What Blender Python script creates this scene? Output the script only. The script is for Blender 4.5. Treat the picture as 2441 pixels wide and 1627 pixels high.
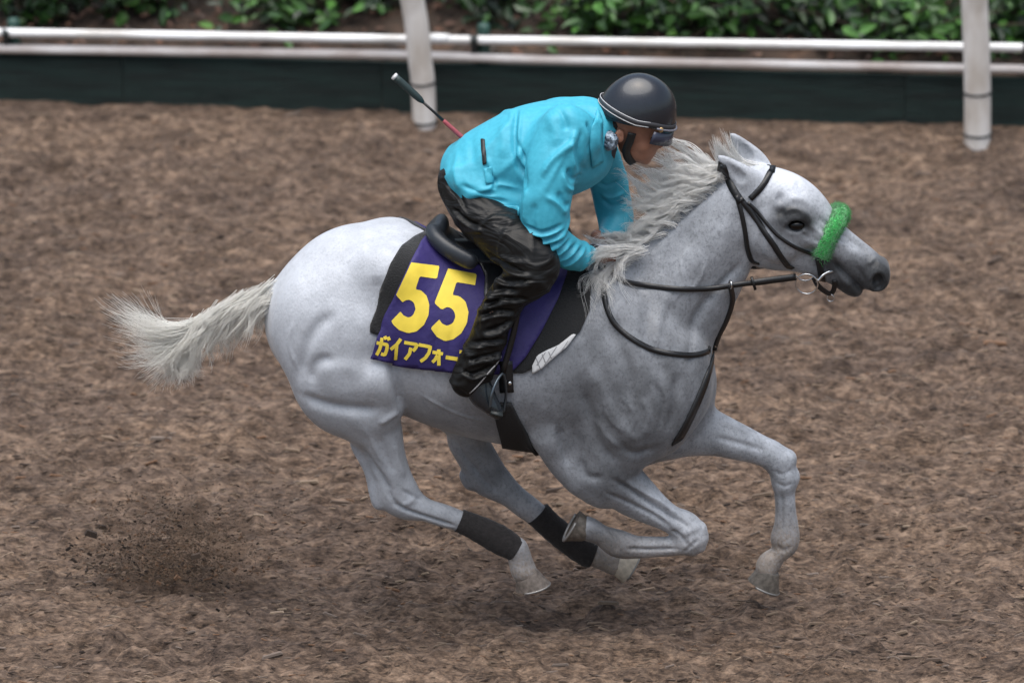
import bpy, bmesh, math, random
import numpy as np
from mathutils import Vector, Matrix
from mathutils.bvhtree import BVHTree
from mathutils.geometry import delaunay_2d_cdt

random.seed(7); RNG = np.random.default_rng(7)
scene = bpy.context.scene
for _o in list(bpy.data.objects): bpy.data.objects.remove(_o)
COL = scene.collection

# ------------------------------------------------------------------ camera
ELEV = math.radians(20.0)                  # the camera looks down from a stand
DIST, PPM = 25.0, 645.0                    # metres to the horse, photo pixels per metre there
FPX = DIST * PPM
TGT = np.array([0.0, 0.0, 1.13])
SE, CE, TE = math.sin(ELEV), math.cos(ELEV), math.tan(ELEV)
VIEW = np.array([0, CE, -SE]); RIGHT = np.array([1.0, 0, 0]); UP = np.array([0, SE, CE])
CAMPOS = TGT - VIEW * DIST
cam_d = bpy.data.cameras.new('camera'); cam = bpy.data.objects.new('camera', cam_d)
COL.objects.link(cam); scene.camera = cam
cam.location = CAMPOS; cam.rotation_euler = (math.pi/2 - ELEV, 0, 0)
cam_d.sensor_width = 36; cam_d.sensor_fit = 'HORIZONTAL'
cam_d.lens = 36 * FPX / 2441.0
cam_d.clip_start = 1; cam_d.clip_end = 600
cam_d.dof.use_dof = True; cam_d.dof.focus_distance = DIST - 0.2; cam_d.dof.aperture_fstop = 2.3

# ------------------------------------------------------------------ light: overcast
SUN_EL, SUN_AZ = math.radians(80), math.radians(200)   # azimuth measured from +Y clockwise
world = bpy.data.worlds.new('World'); scene.world = world; world.use_nodes = True
nt = world.node_tree; nt.nodes.clear()
sky = nt.nodes.new('ShaderNodeTexSky'); sky.sky_type = 'NISHITA'; sky.sun_disc = False
sky.sun_elevation = SUN_EL; sky.sun_rotation = SUN_AZ; sky.dust_density = 4.0; sky.air_density = 1.4
hsv = nt.nodes.new('ShaderNodeHueSaturation'); hsv.inputs['Saturation'].default_value = 0.85
bg = nt.nodes.new('ShaderNodeBackground'); bg.inputs['Strength'].default_value = 0.062
wo = nt.nodes.new('ShaderNodeOutputWorld')
nt.links.new(sky.outputs[0], hsv.inputs['Color']); nt.links.new(hsv.outputs[0], bg.inputs[0]); nt.links.new(bg.outputs[0], wo.inputs[0])
sun_d = bpy.data.lights.new('sun', 'SUN'); sun = bpy.data.objects.new('sun', sun_d); COL.objects.link(sun)
sun_d.energy = 1.5; sun_d.angle = math.radians(70); sun_d.color = (1.0, 0.985, 0.96)
sd = Vector((math.sin(SUN_AZ)*math.cos(SUN_EL), math.cos(SUN_AZ)*math.cos(SUN_EL), math.sin(SUN_EL)))
sun.rotation_euler = sd.to_track_quat('Z', 'Y').to_euler(); sun.location = (0, -5, 12)
scene.view_settings.view_transform = 'Standard'; scene.view_settings.look = 'None'
scene.view_settings.exposure = 1.4; scene.view_settings.gamma = 1.0
scene.cycles.use_denoising = True; scene.cycles.max_bounces = 10; scene.cycles.diffuse_bounces = 7; scene.cycles.transmission_bounces = 8

# ------------------------------------------------------------------ helpers
def P(px, py, y=0.0):
    """photo pixel -> world point on the plane Y = y"""
    r = VIEW + RIGHT*((px-1220.5)/FPX) + UP*((813.5-py)/FPX)
    t = (y - CAMPOS[1]) / r[1]
    return CAMPOS + r*t
def G(px, py, z=0.0):
    """photo pixel -> world point on the plane Z = z"""
    r = VIEW + RIGHT*((px-1220.5)/FPX) + UP*((813.5-py)/FPX)
    return CAMPOS + r*((z - CAMPOS[2]) / r[2])
def ray(px, py):
    r = VIEW + RIGHT*((px-1220.5)/FPX) + UP*((813.5-py)/FPX)
    return Vector(CAMPOS), Vector(r/np.linalg.norm(r))
def hit(bvh, px, py, off=0.0, yfall=0.0):
    o, d = ray(px, py)
    loc, n, i, dist = bvh.ray_cast(o, d)
    if loc is None:
        q = Vector(P(px, py, yfall)); loc, n, i, dist = bvh.find_nearest(q)
    return np.array(loc + n*off), np.array(n)

def crom(pts, n):
    """Catmull-Rom through rows of pts, n points per span"""
    p = np.asarray(pts, float); p = np.vstack([2*p[0]-p[1], p, 2*p[-1]-p[-2]])
    out = []
    for i in range(1, len(p)-2):
        for k in range(n):
            t = k/n; a, b, c, d = p[i-1], p[i], p[i+1], p[i+2]
            out.append(0.5*((2*b)+(c-a)*t+(2*a-5*b+4*c-d)*t*t+(3*b-a-3*c+d)*t**3))
    out.append(p[-2]); return np.array(out)
def resample(pts, step):
    p = np.asarray(pts, float); s = np.r_[0, np.cumsum(np.linalg.norm(np.diff(p, axis=0), axis=1))]
    m = max(2, int(s[-1]/step)+1); q = np.linspace(0, s[-1], m)
    return np.stack([np.interp(q, s, p[:, k]) for k in range(p.shape[1])], 1)

# ---- objects
def thing(name, label, cat, base=(0, 0, 0), group=None):
    o = bpy.data.objects.new(name, None); COL.objects.link(o); o.location = base
    o.empty_display_size = 0.1
    o['label'] = label; o['category'] = cat
    if group: o['group'] = group
    return o
def mesh_obj(name, V, F, mat, parent=None, smooth=True, colors=None):
    V = np.asarray(V, float)
    base = np.array(parent['_b'] if parent is not None and '_b' in parent else (0, 0, 0), float)
    if parent is not None: base = np.array(parent_base(parent))
    V = V - base
    me = bpy.data.meshes.new(name)
    if isinstance(F, np.ndarray) and F.ndim == 2:
        n = F.shape[1]
        me.vertices.add(len(V)); me.vertices.foreach_set('co', V.astype(np.float32).ravel())
        me.loops.add(F.size); me.loops.foreach_set('vertex_index', F.astype(np.int32).ravel())
        me.polygons.add(len(F)); me.polygons.foreach_set('loop_start', np.arange(0, F.size, n, dtype=np.int32))
        me.update(calc_edges=True)
    else:
        me.from_pydata([tuple(v) for v in V], [], [tuple(int(i) for i in f) for f in F])
    me.validate()
    me.polygons.foreach_set('use_smooth', np.full(len(me.polygons), smooth, dtype=bool))
    if colors is not None:
        at = me.color_attributes.new('col', 'FLOAT_COLOR', 'POINT')
        c = np.ones((len(V), 4), np.float32); c[:, :colors.shape[1]] = colors
        at.data.foreach_set('color', c.ravel())
    me.update()
    if mat is not None: me.materials.append(mat)
    o = bpy.data.objects.new(name, me); COL.objects.link(o)
    if parent is not None: o.parent = parent
    return o
def parent_base(p):
    b = np.zeros(3)
    while p is not None: b += np.array(p.location); p = p.parent
    return b
def tag(o, label, cat, group=None):
    o['label'] = label; o['category'] = cat
    if group: o['group'] = group
    return o
def rebase(o, base):
    """give a one-mesh thing its origin at its base"""
    b = Vector(base); o.data.transform(Matrix.Translation(-b)); o.location = b; return o
def solidify(o, th, off=0.0):
    m = o.modifiers.new('solid', 'SOLIDIFY'); m.thickness = th; m.offset = off; return o

# ---- materials
def mat_new(name):
    m = bpy.data.materials.new(name); m.use_nodes = True
    return m, m.node_tree, m.node_tree.nodes['Principled BSDF']
def mat(name, col, rough=0.5, metal=0.0, noise=0.0, nscale=40, bump=0.0, bscale=80, spec=0.5, var=None, coat=0.0, detail=6, stretch=(1,1,1), bdist=0.01, sheen=0.0, trans=0.0):
    m, t, b = mat_new(name)
    b.inputs['Roughness'].default_value = rough; b.inputs['Metallic'].default_value = metal
    b.inputs['Specular IOR Level'].default_value = spec
    b.inputs['Coat Weight'].default_value = coat; b.inputs['Sheen Weight'].default_value = sheen
    b.inputs['Base Color'].default_value = (*col, 1)
    if trans: b.inputs['Transmission Weight'].default_value = trans
    tc = t.nodes.new('ShaderNodeTexCoord'); mp = t.nodes.new('ShaderNodeMapping'); mp.inputs['Scale'].default_value = stretch
    t.links.new(tc.outputs['Object'], mp.inputs[0])
    if noise:
        n = t.nodes.new('ShaderNodeTexNoise'); n.inputs['Scale'].default_value = nscale; n.inputs['Detail'].default_value = detail
        t.links.new(mp.outputs[0], n.inputs[0])
        r = t.nodes.new('ShaderNodeValToRGB'); c2 = var if var else tuple(c*(1-noise) for c in col)
        r.color_ramp.elements[0].position = 0.35; r.color_ramp.elements[1].position = 0.65
        r.color_ramp.elements[0].color = (*c2, 1); r.color_ramp.elements[1].color = (*col, 1)
        t.links.new(n.outputs[0], r.inputs[0]); t.links.new(r.outputs[0], b.inputs['Base Color'])
    if bump:
        n2 = t.nodes.new('ShaderNodeTexNoise'); n2.inputs['Scale'].default_value = bscale; n2.inputs['Detail'].default_value = 5
        t.links.new(mp.outputs[0], n2.inputs[0])
        bp = t.nodes.new('ShaderNodeBump'); bp.inputs['Strength'].default_value = bump; bp.inputs['Distance'].default_value = bdist
        t.links.new(n2.outputs[0], bp.inputs['Height']); t.links.new(bp.outputs[0], b.inputs['Normal'])
    return m

# ---- implicit modelling: tapered limbs blended smoothly, meshed with surface nets
class Field:
    def __init__(s, lo, hi, h):
        s.lo = np.array(lo, float); s.h = h
        s.n = np.ceil((np.array(hi)-s.lo)/h).astype(int)+1
        s.f = np.full(s.n, 0.5, np.float32)
        s.ax = [(s.lo[i]+h*np.arange(s.n[i])).astype(np.float32) for i in range(3)]
    def sub(s, lo, hi):
        a = np.clip(np.floor((lo-s.lo)/s.h).astype(int), 0, s.n); b = np.clip(np.ceil((hi-s.lo)/s.h).astype(int)+1, 0, s.n)
        return tuple(slice(a[i], b[i]) for i in range(3))
    def grid(s, sl):
        return (s.ax[0][sl[0]][:, None, None], s.ax[1][sl[1]][None, :, None], s.ax[2][sl[2]][None, None, :])
    def chain(s, C, R, W, k=0.03, n=(0, 1, 0), m=0.05, cut=False, inner=0.006):
        """C centres, R in-plane radii, W radii along n; joined by linear tapered segments"""
        C = np.asarray(C, float); n = np.asarray(n, float); n = n/np.linalg.norm(n)
        m = max(m, k*1.3)
        ext = np.maximum(R, W)[:, None]+m
        sl = s.sub((C-ext).min(0), (C+ext).max(0))
        if any(x.stop <= x.start for x in sl): return
        off = np.array([x.start for x in sl]); tmp = np.full([x.stop-x.start for x in sl], 0.5, np.float32)
        segs = [(0, 0)] if len(C) == 1 else [(i, i+1) for i in range(len(C)-1)]
        for i, j in segs:
            lo = np.minimum(C[i]-ext[i], C[j]-ext[j]); hi = np.maximum(C[i]+ext[i], C[j]+ext[j])
            s2 = s.sub(lo, hi); X, Y, Z = s.grid(s2)
            d = C[j]-C[i]; L2 = float(d@d)
            px, py, pz = X-C[i][0], Y-C[i][1], Z-C[i][2]
            if L2 > 1e-12: t = np.clip((px*d[0]+py*d[1]+pz*d[2])/L2, 0, 1)
            else: t = np.zeros((1, 1, 1), np.float32)
            ox, oy, oz = px-t*d[0], py-t*d[1], pz-t*d[2]
            r = R[i]+(R[j]-R[i])*t; w = W[i]+(W[j]-W[i])*t; q = r/w
            l = ox*n[0]+oy*n[1]+oz*n[2]
            e2 = ox*ox+oy*oy+oz*oz-l*l
            a = np.sqrt(e2+(q*l)**2)+1e-9; g = np.sqrt(e2+(q*q*l)**2)+1e-9
            dist = (a-r)*a/g
            dist = np.where(a < 1e-4, -np.minimum(r, w), dist)
            s3 = tuple(slice(s2[v].start-off[v], s2[v].stop-off[v]) for v in range(3))
            tmp[s3] = smin(tmp[s3], dist.astype(np.float32), inner)
        if cut: s.f[sl] = -smin(-s.f[sl], tmp, k)
        else: s.f[sl] = smin(s.f[sl], tmp, k)
    def ball(s, c, r, k=0.03, cut=False):
        """ellipsoid, r = (rx, ry, rz)"""
        c = np.array(c, float); r = np.array(r, float); m = max(0.04, k*1.3)
        sl = s.sub(c-r-m, c+r+m); X, Y, Z = s.grid(sl)
        x, y, z = X-c[0], Y-c[1], Z-c[2]
        a = np.sqrt((x/r[0])**2+(y/r[1])**2+(z/r[2])**2)+1e-9
        b = np.sqrt((x/r[0]**2)**2+(y/r[1]**2)**2+(z/r[2]**2)**2)+1e-9
        d = (a*(a-1)/b).astype(np.float32); d = np.where(a < 1e-3, -r.min(), d).astype(np.float32)
        if cut: s.f[sl] = -smin(-s.f[sl], d, k)
        else: s.f[sl] = smin(s.f[sl], d, k)
    def mesh(s, smooth=2):
        f = s.f; S = f < 0
        a = np.zeros(np.array(f.shape)-1, np.int8)
        cs = [(i, j, k) for i in (0, 1) for j in (0, 1) for k in (0, 1)]
        def cn(A, c): return A[c[0]:A.shape[0]-1+c[0], c[1]:A.shape[1]-1+c[1], c[2]:A.shape[2]-1+c[2]]
        for c in cs: a += cn(S, c)
        I = np.argwhere((a > 0) & (a < 8)); ids = np.full(a.shape, -1, np.int32); ids[tuple(I.T)] = np.arange(len(I))
        val = np.stack([f[I[:, 0]+c[0], I[:, 1]+c[1], I[:, 2]+c[2]] for c in cs], 1)
        acc = np.zeros((len(I), 3)); cnt = np.zeros(len(I))
        ca = np.array(cs, float)
        for p in range(8):
            for q in range(p+1, 8):
                if np.abs(ca[p]-ca[q]).sum() != 1: continue
                u, v = val[:, p], val[:, q]; mm = (u < 0) != (v < 0)
                t = np.where(mm, u/np.where(mm, u-v, 1), 0)
                acc += np.where(mm[:, None], ca[p]+t[:, None]*(ca[q]-ca[p]), 0); cnt += mm
        V = s.lo + s.h*(I+acc/cnt[:, None])
        Q = []
        for ax in range(3):
            sh = [slice(None)]*3; sh2 = [slice(None)]*3; sh[ax] = slice(0, -1); sh2[ax] = slice(1, None)
            E = np.argwhere(S[tuple(sh)] != S[tuple(sh2)])
            u, v = (ax+1) % 3, (ax+2) % 3
            E = E[(E[:, u] > 0) & (E[:, v] > 0) & (E[:, u] < a.shape[u]) & (E[:, v] < a.shape[v])]
            neg = S[tuple(E.T)]
            def cell(du, dv):
                c = E.copy(); c[:, u] += du; c[:, v] += dv; return ids[tuple(c.T)]
            q = np.stack([cell(-1, -1), cell(0, -1), cell(0, 0), cell(-1, 0)], 1)
            q[~neg] = q[~neg][:, ::-1]; Q.append(q)
        F = np.vstack(Q); F = F[(F >= 0).all(1)]
        V = lap(V, F, smooth)
        return V, F
def smin(a, b, k):
    h = np.maximum(k-np.abs(a-b), 0)/k
    return np.minimum(a, b)-h*h*k*0.25
def lap(V, F, it, lam=0.6, mu=-0.62):
    e = np.vstack([F[:, [0, 1]], F[:, [1, 2]], F[:, [2, 3]], F[:, [3, 0]]]); N = len(V)
    deg = np.bincount(e[:, 0], minlength=N)+np.bincount(e[:, 1], minlength=N)
    for q in range(it*2):
        s = np.stack([np.bincount(e[:, 0], V[e[:, 1], k], N)+np.bincount(e[:, 1], V[e[:, 0], k], N) for k in range(3)], 1)/deg[:, None]
        V = V+(s-V)*(lam if q % 2 == 0 else mu)
    return V
def vnormals(V, F):
    n = np.cross(V[F[:, 2]]-V[F[:, 0]], V[F[:, 3]]-V[F[:, 1]]); N = np.zeros_like(V)
    for k in range(4):
        for c in range(3): N[:, c] += np.bincount(F[:, k], n[:, c], len(V))
    return N/(np.linalg.norm(N, axis=1, keepdims=True)+1e-12)
def bvh_of(V, F): return BVHTree.FromPolygons([tuple(v) for v in V], [tuple(int(i) for i in f) for f in F])

def stations(spec, y, dens=5):
    """spec rows: (x1,y1,x2,y2,w[,y]) edge pixel pairs or (cx,cy,r,w[,y]) with r in pixels -> centres, radii, lateral radii"""
    C, R, W, D = [], [], [], []
    for s in spec:
        if len(s) >= 5 and s[3] > 3:
            yy = s[5] if len(s) > 5 else y; a, b, w = P(s[0], s[1], yy), P(s[2], s[3], yy), s[4]
        else:
            yy = s[4] if len(s) > 4 else y; a, b, w = P(s[0], s[1]-s[2], yy), P(s[0], s[1]+s[2], yy), s[3]
        C.append((a+b)/2); D.append((b-a)); W.append(w); R.append(None if len(s) >= 5 and s[3] > 3 else s[2])
    C = np.array(C); rr = []
    for i in range(len(C)):
        L = np.linalg.norm(D[i])/2
        if R[i] is None:
            t = C[min(i+1, len(C)-1)]-C[max(i-1, 0)]; t = t/(np.linalg.norm(t)+1e-9); u = D[i]/(2*L)
            c = np.linalg.norm(np.cross(t, u)); L *= max(c, 0.6); dz = abs(u[2])
            rr.append(math.sqrt(max(L*L-(W[i]*TE*dz)**2, (0.6*L)**2)))
        else:
            L = R[i]/PPM/ (0.5+0.5*CE); rr.append(math.sqrt(max(L*L-(W[i]*TE*0.9)**2, (0.6*L)**2)))
    A = np.column_stack([C, rr, W])
    A = crom(A, dens) if len(A) > 1 else A
    return A[:, :3], np.maximum(A[:, 3], 0.003), np.maximum(A[:, 4], 0.003)

def stroke(V, N, pts, r, d, y=-0.2, ylim=(-9, 9), closed=False):
    """push vertices along their normals within r pixels of a pixel polyline; side view, so it acts on a body's flank"""
    q = np.array([P(a, b, y) for a, b in pts])[:, [0, 2]]
    q = crom(q, 5) if len(q) > 2 else q
    r = r/PPM; X = V[:, [0, 2]]
    sel = np.where((V[:, 1] > ylim[0]) & (V[:, 1] < ylim[1]) & (X[:, 0] > q[:, 0].min()-3*r) & (X[:, 0] < q[:, 0].max()+3*r) & (X[:, 1] > q[:, 1].min()-3*r) & (X[:, 1] < q[:, 1].max()+3*r) & (N[:, 1] < 0.1))[0]
    if not len(sel): return
    x = X[sel]; best = np.full(len(sel), 9.0); bt = np.zeros(len(sel)); m = len(q)-1
    for i in range(m):
        a, b = q[i], q[i+1]; dd = b-a; t = np.clip(((x-a)@dd)/(dd@dd+1e-12), 0, 1)
        ds = np.linalg.norm(x-a-t[:, None]*dd, axis=1); u = ds < best
        best = np.where(u, ds, best); bt = np.where(u, (i+t)/m, bt)
    w = np.exp(-(best/r)**2)*np.clip(-N[sel, 1]*1.6, 0, 1)
    if not closed: w *= np.clip(np.minimum(bt, 1-bt)*5+0.15, 0, 1)
    V[sel] += N[sel]*(w*d)[:, None]

def tube(path, rad, sides=8, cap=True, up=(0, 0, 1), flat=None):
    """swept tube; rad scalar/array; flat = (normal array, thickness) makes a rectangular strap"""
    p = np.asarray(path, float); n = len(p); rad = np.broadcast_to(rad, (n,))
    T = np.gradient(p, axis=0); T /= np.linalg.norm(T, axis=1, keepdims=True)+1e-12
    V = []; F = []
    if flat is not None:
        N = flat[0]; th = flat[1]
        N = N-(N*T).sum(1, keepdims=True)*T; N /= np.linalg.norm(N, axis=1, keepdims=True)+1e-12
        B = np.cross(T, N); sides = 4
        prof = [(-1, -.5), (1, -.5), (1, .5), (-1, .5)]
        for i in range(n):
            for a, b in prof: V.append(p[i]+B[i]*a*rad[i]+N[i]*b*th)
    else:
        u = np.array(up, float)
        if abs(T[0]@u) > 0.9: u = np.array([1.0, 0, 0]) if abs(T[0][0]) < 0.9 else np.array([0, 1.0, 0])
        N0 = u-(u@T[0])*T[0]; N0 /= np.linalg.norm(N0)
        for i in range(n):
            N0 = N0-(N0@T[i])*T[i]; N0 /= np.linalg.norm(N0)+1e-12; B = np.cross(T[i], N0)
            for k in range(sides):
                a = 2*math.pi*k/sides; V.append(p[i]+rad[i]*(math.cos(a)*N0+math.sin(a)*B))
    for i in range(n-1):
        for k in range(sides):
            F.append((i*sides+k, i*sides+(k+1) % sides, (i+1)*sides+(k+1) % sides, (i+1)*sides+k))
    if cap:
        F.append(tuple(range(sides))[::-1]); F.append(tuple(range((n-1)*sides, n*sides)))
    return np.array(V), F
def merge(parts):
    V, F, o = [], [], 0
    for v, f in parts:
        V.append(v); F += [tuple(i+o for i in g) for g in f]; o += len(v)
    return np.vstack(V), F
def ring(c, r, tr, n=(0, 1, 0), seg=28, sides=6, sq=1.0):
    n = np.array(n, float); n /= np.linalg.norm(n); a = np.cross(n, [0, 0, 1.0]);
    if np.linalg.norm(a) < 1e-3: a = np.array([1.0, 0, 0])
    a /= np.linalg.norm(a); b = np.cross(n, a); V, F = [], []
    for i in range(seg):
        t = 2*math.pi*i/seg; d = math.cos(t)*a+math.sin(t)*b*sq
        for k in range(sides):
            u = 2*math.pi*k/sides; V.append(np.array(c)+d*(r+tr*math.cos(u))+n*tr*math.sin(u))
    for i in range(seg):
        for k in range(sides):
            F.append((i*sides+k, i*sides+(k+1) % sides, ((i+1) % seg)*sides+(k+1) % sides, ((i+1) % seg)*sides+k))
    return np.array(V), F
def blocks(V, F):
    return np.array(V), F
def box(c, s, rot=None):
    v = np.array([(x, y, z) for x in (-.5, .5) for y in (-.5, .5) for z in (-.5, .5)])*np.array(s)
    if rot is not None: v = v@np.array(rot).T
    return v+np.array(c), [(0, 1, 3, 2), (4, 6, 7, 5), (0, 4, 5, 1), (2, 3, 7, 6), (0, 2, 6, 4), (1, 5, 7, 3)]
def patch(bvh, poly, off, step=9, yfall=0.0):
    """pixel polygon laid on a surface: triangulated with inner points, each point projected, off metres proud"""
    p = resample(np.vstack([poly, poly[:1]]), step)[:-1]
    lo, hi = p.min(0), p.max(0); X, Y = np.meshgrid(np.arange(lo[0], hi[0], step), np.arange(lo[1], hi[1], step))
    g = np.column_stack([X.ravel(), Y.ravel()])
    x, y = g[:, 0], g[:, 1]; ins = np.zeros(len(g), bool)
    a, b = p, np.roll(p, -1, 0); md = np.full(len(g), 1e9)
    for (x1, y1), (x2, y2) in zip(a, b):
        c = (y1 > y) != (y2 > y); ins ^= c & (x < (x2-x1)*(y-y1)/(y2-y1+1e-12)+x1)
        md = np.minimum(md, np.hypot(x-x1, y-y1))
    g = g[ins & (md > step*0.6)]
    vs = [Vector(v) for v in np.vstack([p, g])]; n = len(p)
    v2, e2, f2, *_ = delaunay_2d_cdt(vs, [], [list(range(n))], 1, 1e-4)
    V = np.array([hit(bvh, v[0], v[1], off, yfall)[0] for v in v2])
    F = [tuple(f) for f in f2]
    out = []
    for f in F:                                   # face the camera
        nn = np.cross(V[f[1]]-V[f[0]], V[f[2]]-V[f[0]]); out.append(f if nn@(-VIEW) > 0 else f[::-1])
    return V, out
def bez(p0, p1, p2, p3, n=12):
    t = np.linspace(0, 1, n)[:, None]
    return (1-t)**3*p0+3*t*(1-t)**2*p1+3*t*t*(1-t)*p2+t**3*p3

def crinkle(V, N, wl, amp, seed, stretch=(1, 1, 1), n=7, width=.45):
    """thin meandering ridges, as in crumpled nylon"""
    r = np.random.default_rng(seed); f = np.zeros(len(V)); S_ = np.array(stretch)
    for i in range(n):
        k = r.normal(0, 1, 3); k /= np.linalg.norm(k); f += np.sin((V*S_)@k*2*np.pi/(wl*r.uniform(.7, 1.5))+r.uniform(0, 6.28))
    f /= math.sqrt(n/2); g = np.exp(-(f/width)**2); V += N*((g-.35)*amp)[:, None]
# ================================================================== the track
FA, FB = G(0, 240), G(2441, 302)                      # foot of the green boards, from the photograph
def fence_y(x): return FA[1]+(FB[1]-FA[1])*(x-FA[0])/(FB[0]-FA[0])
def axis(lo, hi, step, far):
    a = list(np.arange(lo, hi, step)); s = step
    b, c = a[-1], a[0]; up, dn = [], []
    while b < far: s *= 1.5; b += s; up.append(b)
    s = step
    while c > -far: s *= 1.5; c -= s; dn.append(c)
    return np.array(dn[::-1]+a+up)
gx, gy = axis(-3.0, 3.0, .013, 70), axis(-1.5, 6.4, .013, 70)
NX, NY = 512, 640
def fnoise(sx, sy, seed, n=(NX, NY), cell=.013):
    r = np.random.default_rng(seed).standard_normal(n); fx = np.fft.fftfreq(n[0], cell)[:, None]; fy = np.fft.fftfreq(n[1], cell)[None]
    k = np.exp(-2*(np.pi**2)*((sx*fx)**2+(sy*fy)**2)); v = np.fft.ifft2(np.fft.fft2(r)*k).real
    return v/v.std()
hmap = .0130*fnoise(.22, .12, 1)+.0125*fnoise(.060, .032, 2)+.0105*fnoise(.030, .017, 3)+.0062*fnoise(.013, .010, 4)
pits = np.clip(fnoise(.10, .07, 9)-1.5, 0, 2)
hmap -= .028*pits
_r = np.random.default_rng(77); _ix, _iy = np.meshgrid(np.arange(NX)*.013, np.arange(NY)*.013, indexing='ij')
for _k in range(95):                                  # hoof prints, half filled in
    _x, _y, _a = _r.uniform(0, NX*.013), _r.uniform(0, NY*.013), _r.uniform(.06, .10)
    _dx = np.abs(_ix-_x); _dx = np.minimum(_dx, NX*.013-_dx); _dy = np.abs(_iy-_y); _dy = np.minimum(_dy, NY*.013-_dy)
    _q = np.sqrt((_dx/(_a*1.35))**2+(_dy/_a)**2); hmap += _r.uniform(.5, 1)*(-.045*np.exp(-(_q**3))+.018*np.exp(-((_q-1.35)/.3)**2))
def ground_z(x, y):
    u = (np.asarray(x)+3.0)/.013; v = (np.asarray(y)+1.5)/.013
    i = np.floor(u).astype(int); j = np.floor(v).astype(int)
    a, b = u-i, v-j; g = lambda p, q: hmap[p % NX, q % NY]
    h = (g(i, j)*(1-a)+g(i+1, j)*a)*(1-b)+(g(i, j+1)*(1-a)+g(i+1, j+1)*a)*b
    w = np.clip((8-np.abs(x))/4, 0, 1)*np.clip((9-np.abs(np.asarray(y)-2.4))/3, 0, 1)
    return h*w*np.clip((fence_y(np.asarray(x))-np.asarray(y))*2.5+.25, .25, 1)
X, Y = np.meshgrid(gx, gy, indexing='ij'); Z = ground_z(X, Y)
idx = np.arange(X.size).reshape(X.shape)
F = np.stack([idx[:-1, :-1], idx[1:, :-1], idx[1:, 1:], idx[:-1, 1:]], -1).reshape(-1, 4)

mdirt, t, b = mat_new('wood_chip_dirt')
tc = t.nodes.new('ShaderNodeTexCoord')
def nz(scale, st, detail=5, rough=.6, seed=0):
    mp = t.nodes.new('ShaderNodeMapping'); mp.inputs['Scale'].default_value = st; mp.inputs['Location'].default_value = (seed, seed*.7, 0)
    n = t.nodes.new('ShaderNodeTexNoise'); n.inputs['Scale'].default_value = scale; n.inputs['Detail'].default_value = detail; n.inputs['Roughness'].default_value = rough
    t.links.new(tc.outputs['Object'], mp.inputs[0]); t.links.new(mp.outputs[0], n.inputs[0]); return n
def ramp(src, stops):
    r = t.nodes.new('ShaderNodeValToRGB'); cr = r.color_ramp
    while len(cr.elements) < len(stops): cr.elements.new(.5)
    for e, (p, c) in zip(cr.elements, stops): e.position = p; e.color = (*c, 1)
    t.links.new(src, r.inputs[0]); return r
def mixc(fac, a, b_, mode='MIX'):
    m = t.nodes.new('ShaderNodeMix'); m.data_type = 'RGBA'; m.blend_type = mode
    if isinstance(fac, float): m.inputs[0].default_value = fac
    else: t.links.new(fac, m.inputs[0])
    t.links.new(a, m.inputs[6]); t.links.new(b_, m.inputs[7]); return m.outputs[2]
na = nz(30, (.45, 1, 1), 6, .70)
ca = ramp(na.outputs[0], [(.36, (.016, .0115, .009)), (.45, (.062, .045, .035)), (.55, (.155, .115, .089)), (.68, (.31, .235, .18))])
nb = nz(95, (.40, 1, 1), 4, .65, 3.1)
cb = ramp(nb.outputs[0], [(.36, (.020, .014, .011)), (.50, (.088, .062, .046)), (.66, (.215, .150, .105))])
c1 = mixc(.5, ca.outputs[0], cb.outputs[0])
nc = nz(1.1, (.5, 1, 1), 4, .55, 8.0)
cc = ramp(nc.outputs[0], [(.35, (.86, .84, .87)), (.65, (1.22, 1.17, 1.13))])
nd = nz(7, (.45, 1, 1), 4, .6, 5.5); cd = ramp(nd.outputs[0], [(.36, (.66, .65, .65)), (.62, (1.16, 1.14, 1.10))])
c2 = mixc(1.0, mixc(1.0, c1, cc.outputs[0], 'MULTIPLY'), cd.outputs[0], 'MULTIPLY')
t.links.new(c2, b.inputs['Base Color'])
bp = t.nodes.new('ShaderNodeBump'); bp.inputs['Strength'].default_value = .8; bp.inputs['Distance'].default_value = .012
t.links.new(nb.outputs[0], bp.inputs['Height']); t.links.new(bp.outputs[0], b.inputs['Normal'])
b.inputs['Roughness'].default_value = .85; b.inputs['Specular IOR Level'].default_value = .25
track = mesh_obj('track', np.stack([X, Y, Z], -1).reshape(-1, 3), F, mdirt); track['kind'] = 'structure'
track['label'] = 'brown wood chip training track churned by hooves'

# loose chips on the surface
mchip, t, b = mat_new('loose_chips'); at = t.nodes.new('ShaderNodeVertexColor'); at.layer_name = 'col'
t.links.new(at.outputs[0], b.inputs['Base Color']); b.inputs['Roughness'].default_value = .8; b.inputs['Specular IOR Level'].default_value = .25
def chips(pos, L, Wd, T, az, tilt, cols):
    n = len(pos); base = np.array([(-.5,-.5,-.5),(.5,-.35,-.5),(.5,.4,-.5),(-.5,.5,-.5),(-.42,-.4,.5),(.38,-.3,.45),(.45,.3,.5),(-.4,.42,.4)])
    V = base[None]*np.stack([L, Wd, T], 1)[:, None]
    ct, s_ = np.cos(tilt)[:, None], np.sin(tilt)[:, None]; x = V[..., 0]*ct-V[..., 2]*s_; z = V[..., 0]*s_+V[..., 2]*ct
    ca_, sa = np.cos(az)[:, None], np.sin(az)[:, None]; V = np.stack([x*ca_-V[..., 1]*sa, x*sa+V[..., 1]*ca_, z], -1)+pos[:, None]
    f = np.array([(3,2,1,0),(4,5,6,7),(0,1,5,4),(1,2,6,5),(2,3,7,6),(3,0,4,7)])
    return V.reshape(-1, 3), (f[None]+8*np.arange(n)[:, None, None]).reshape(-1, 4), np.repeat(cols, 8, 0)
n = 26000; r = np.random.default_rng(21)
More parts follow.
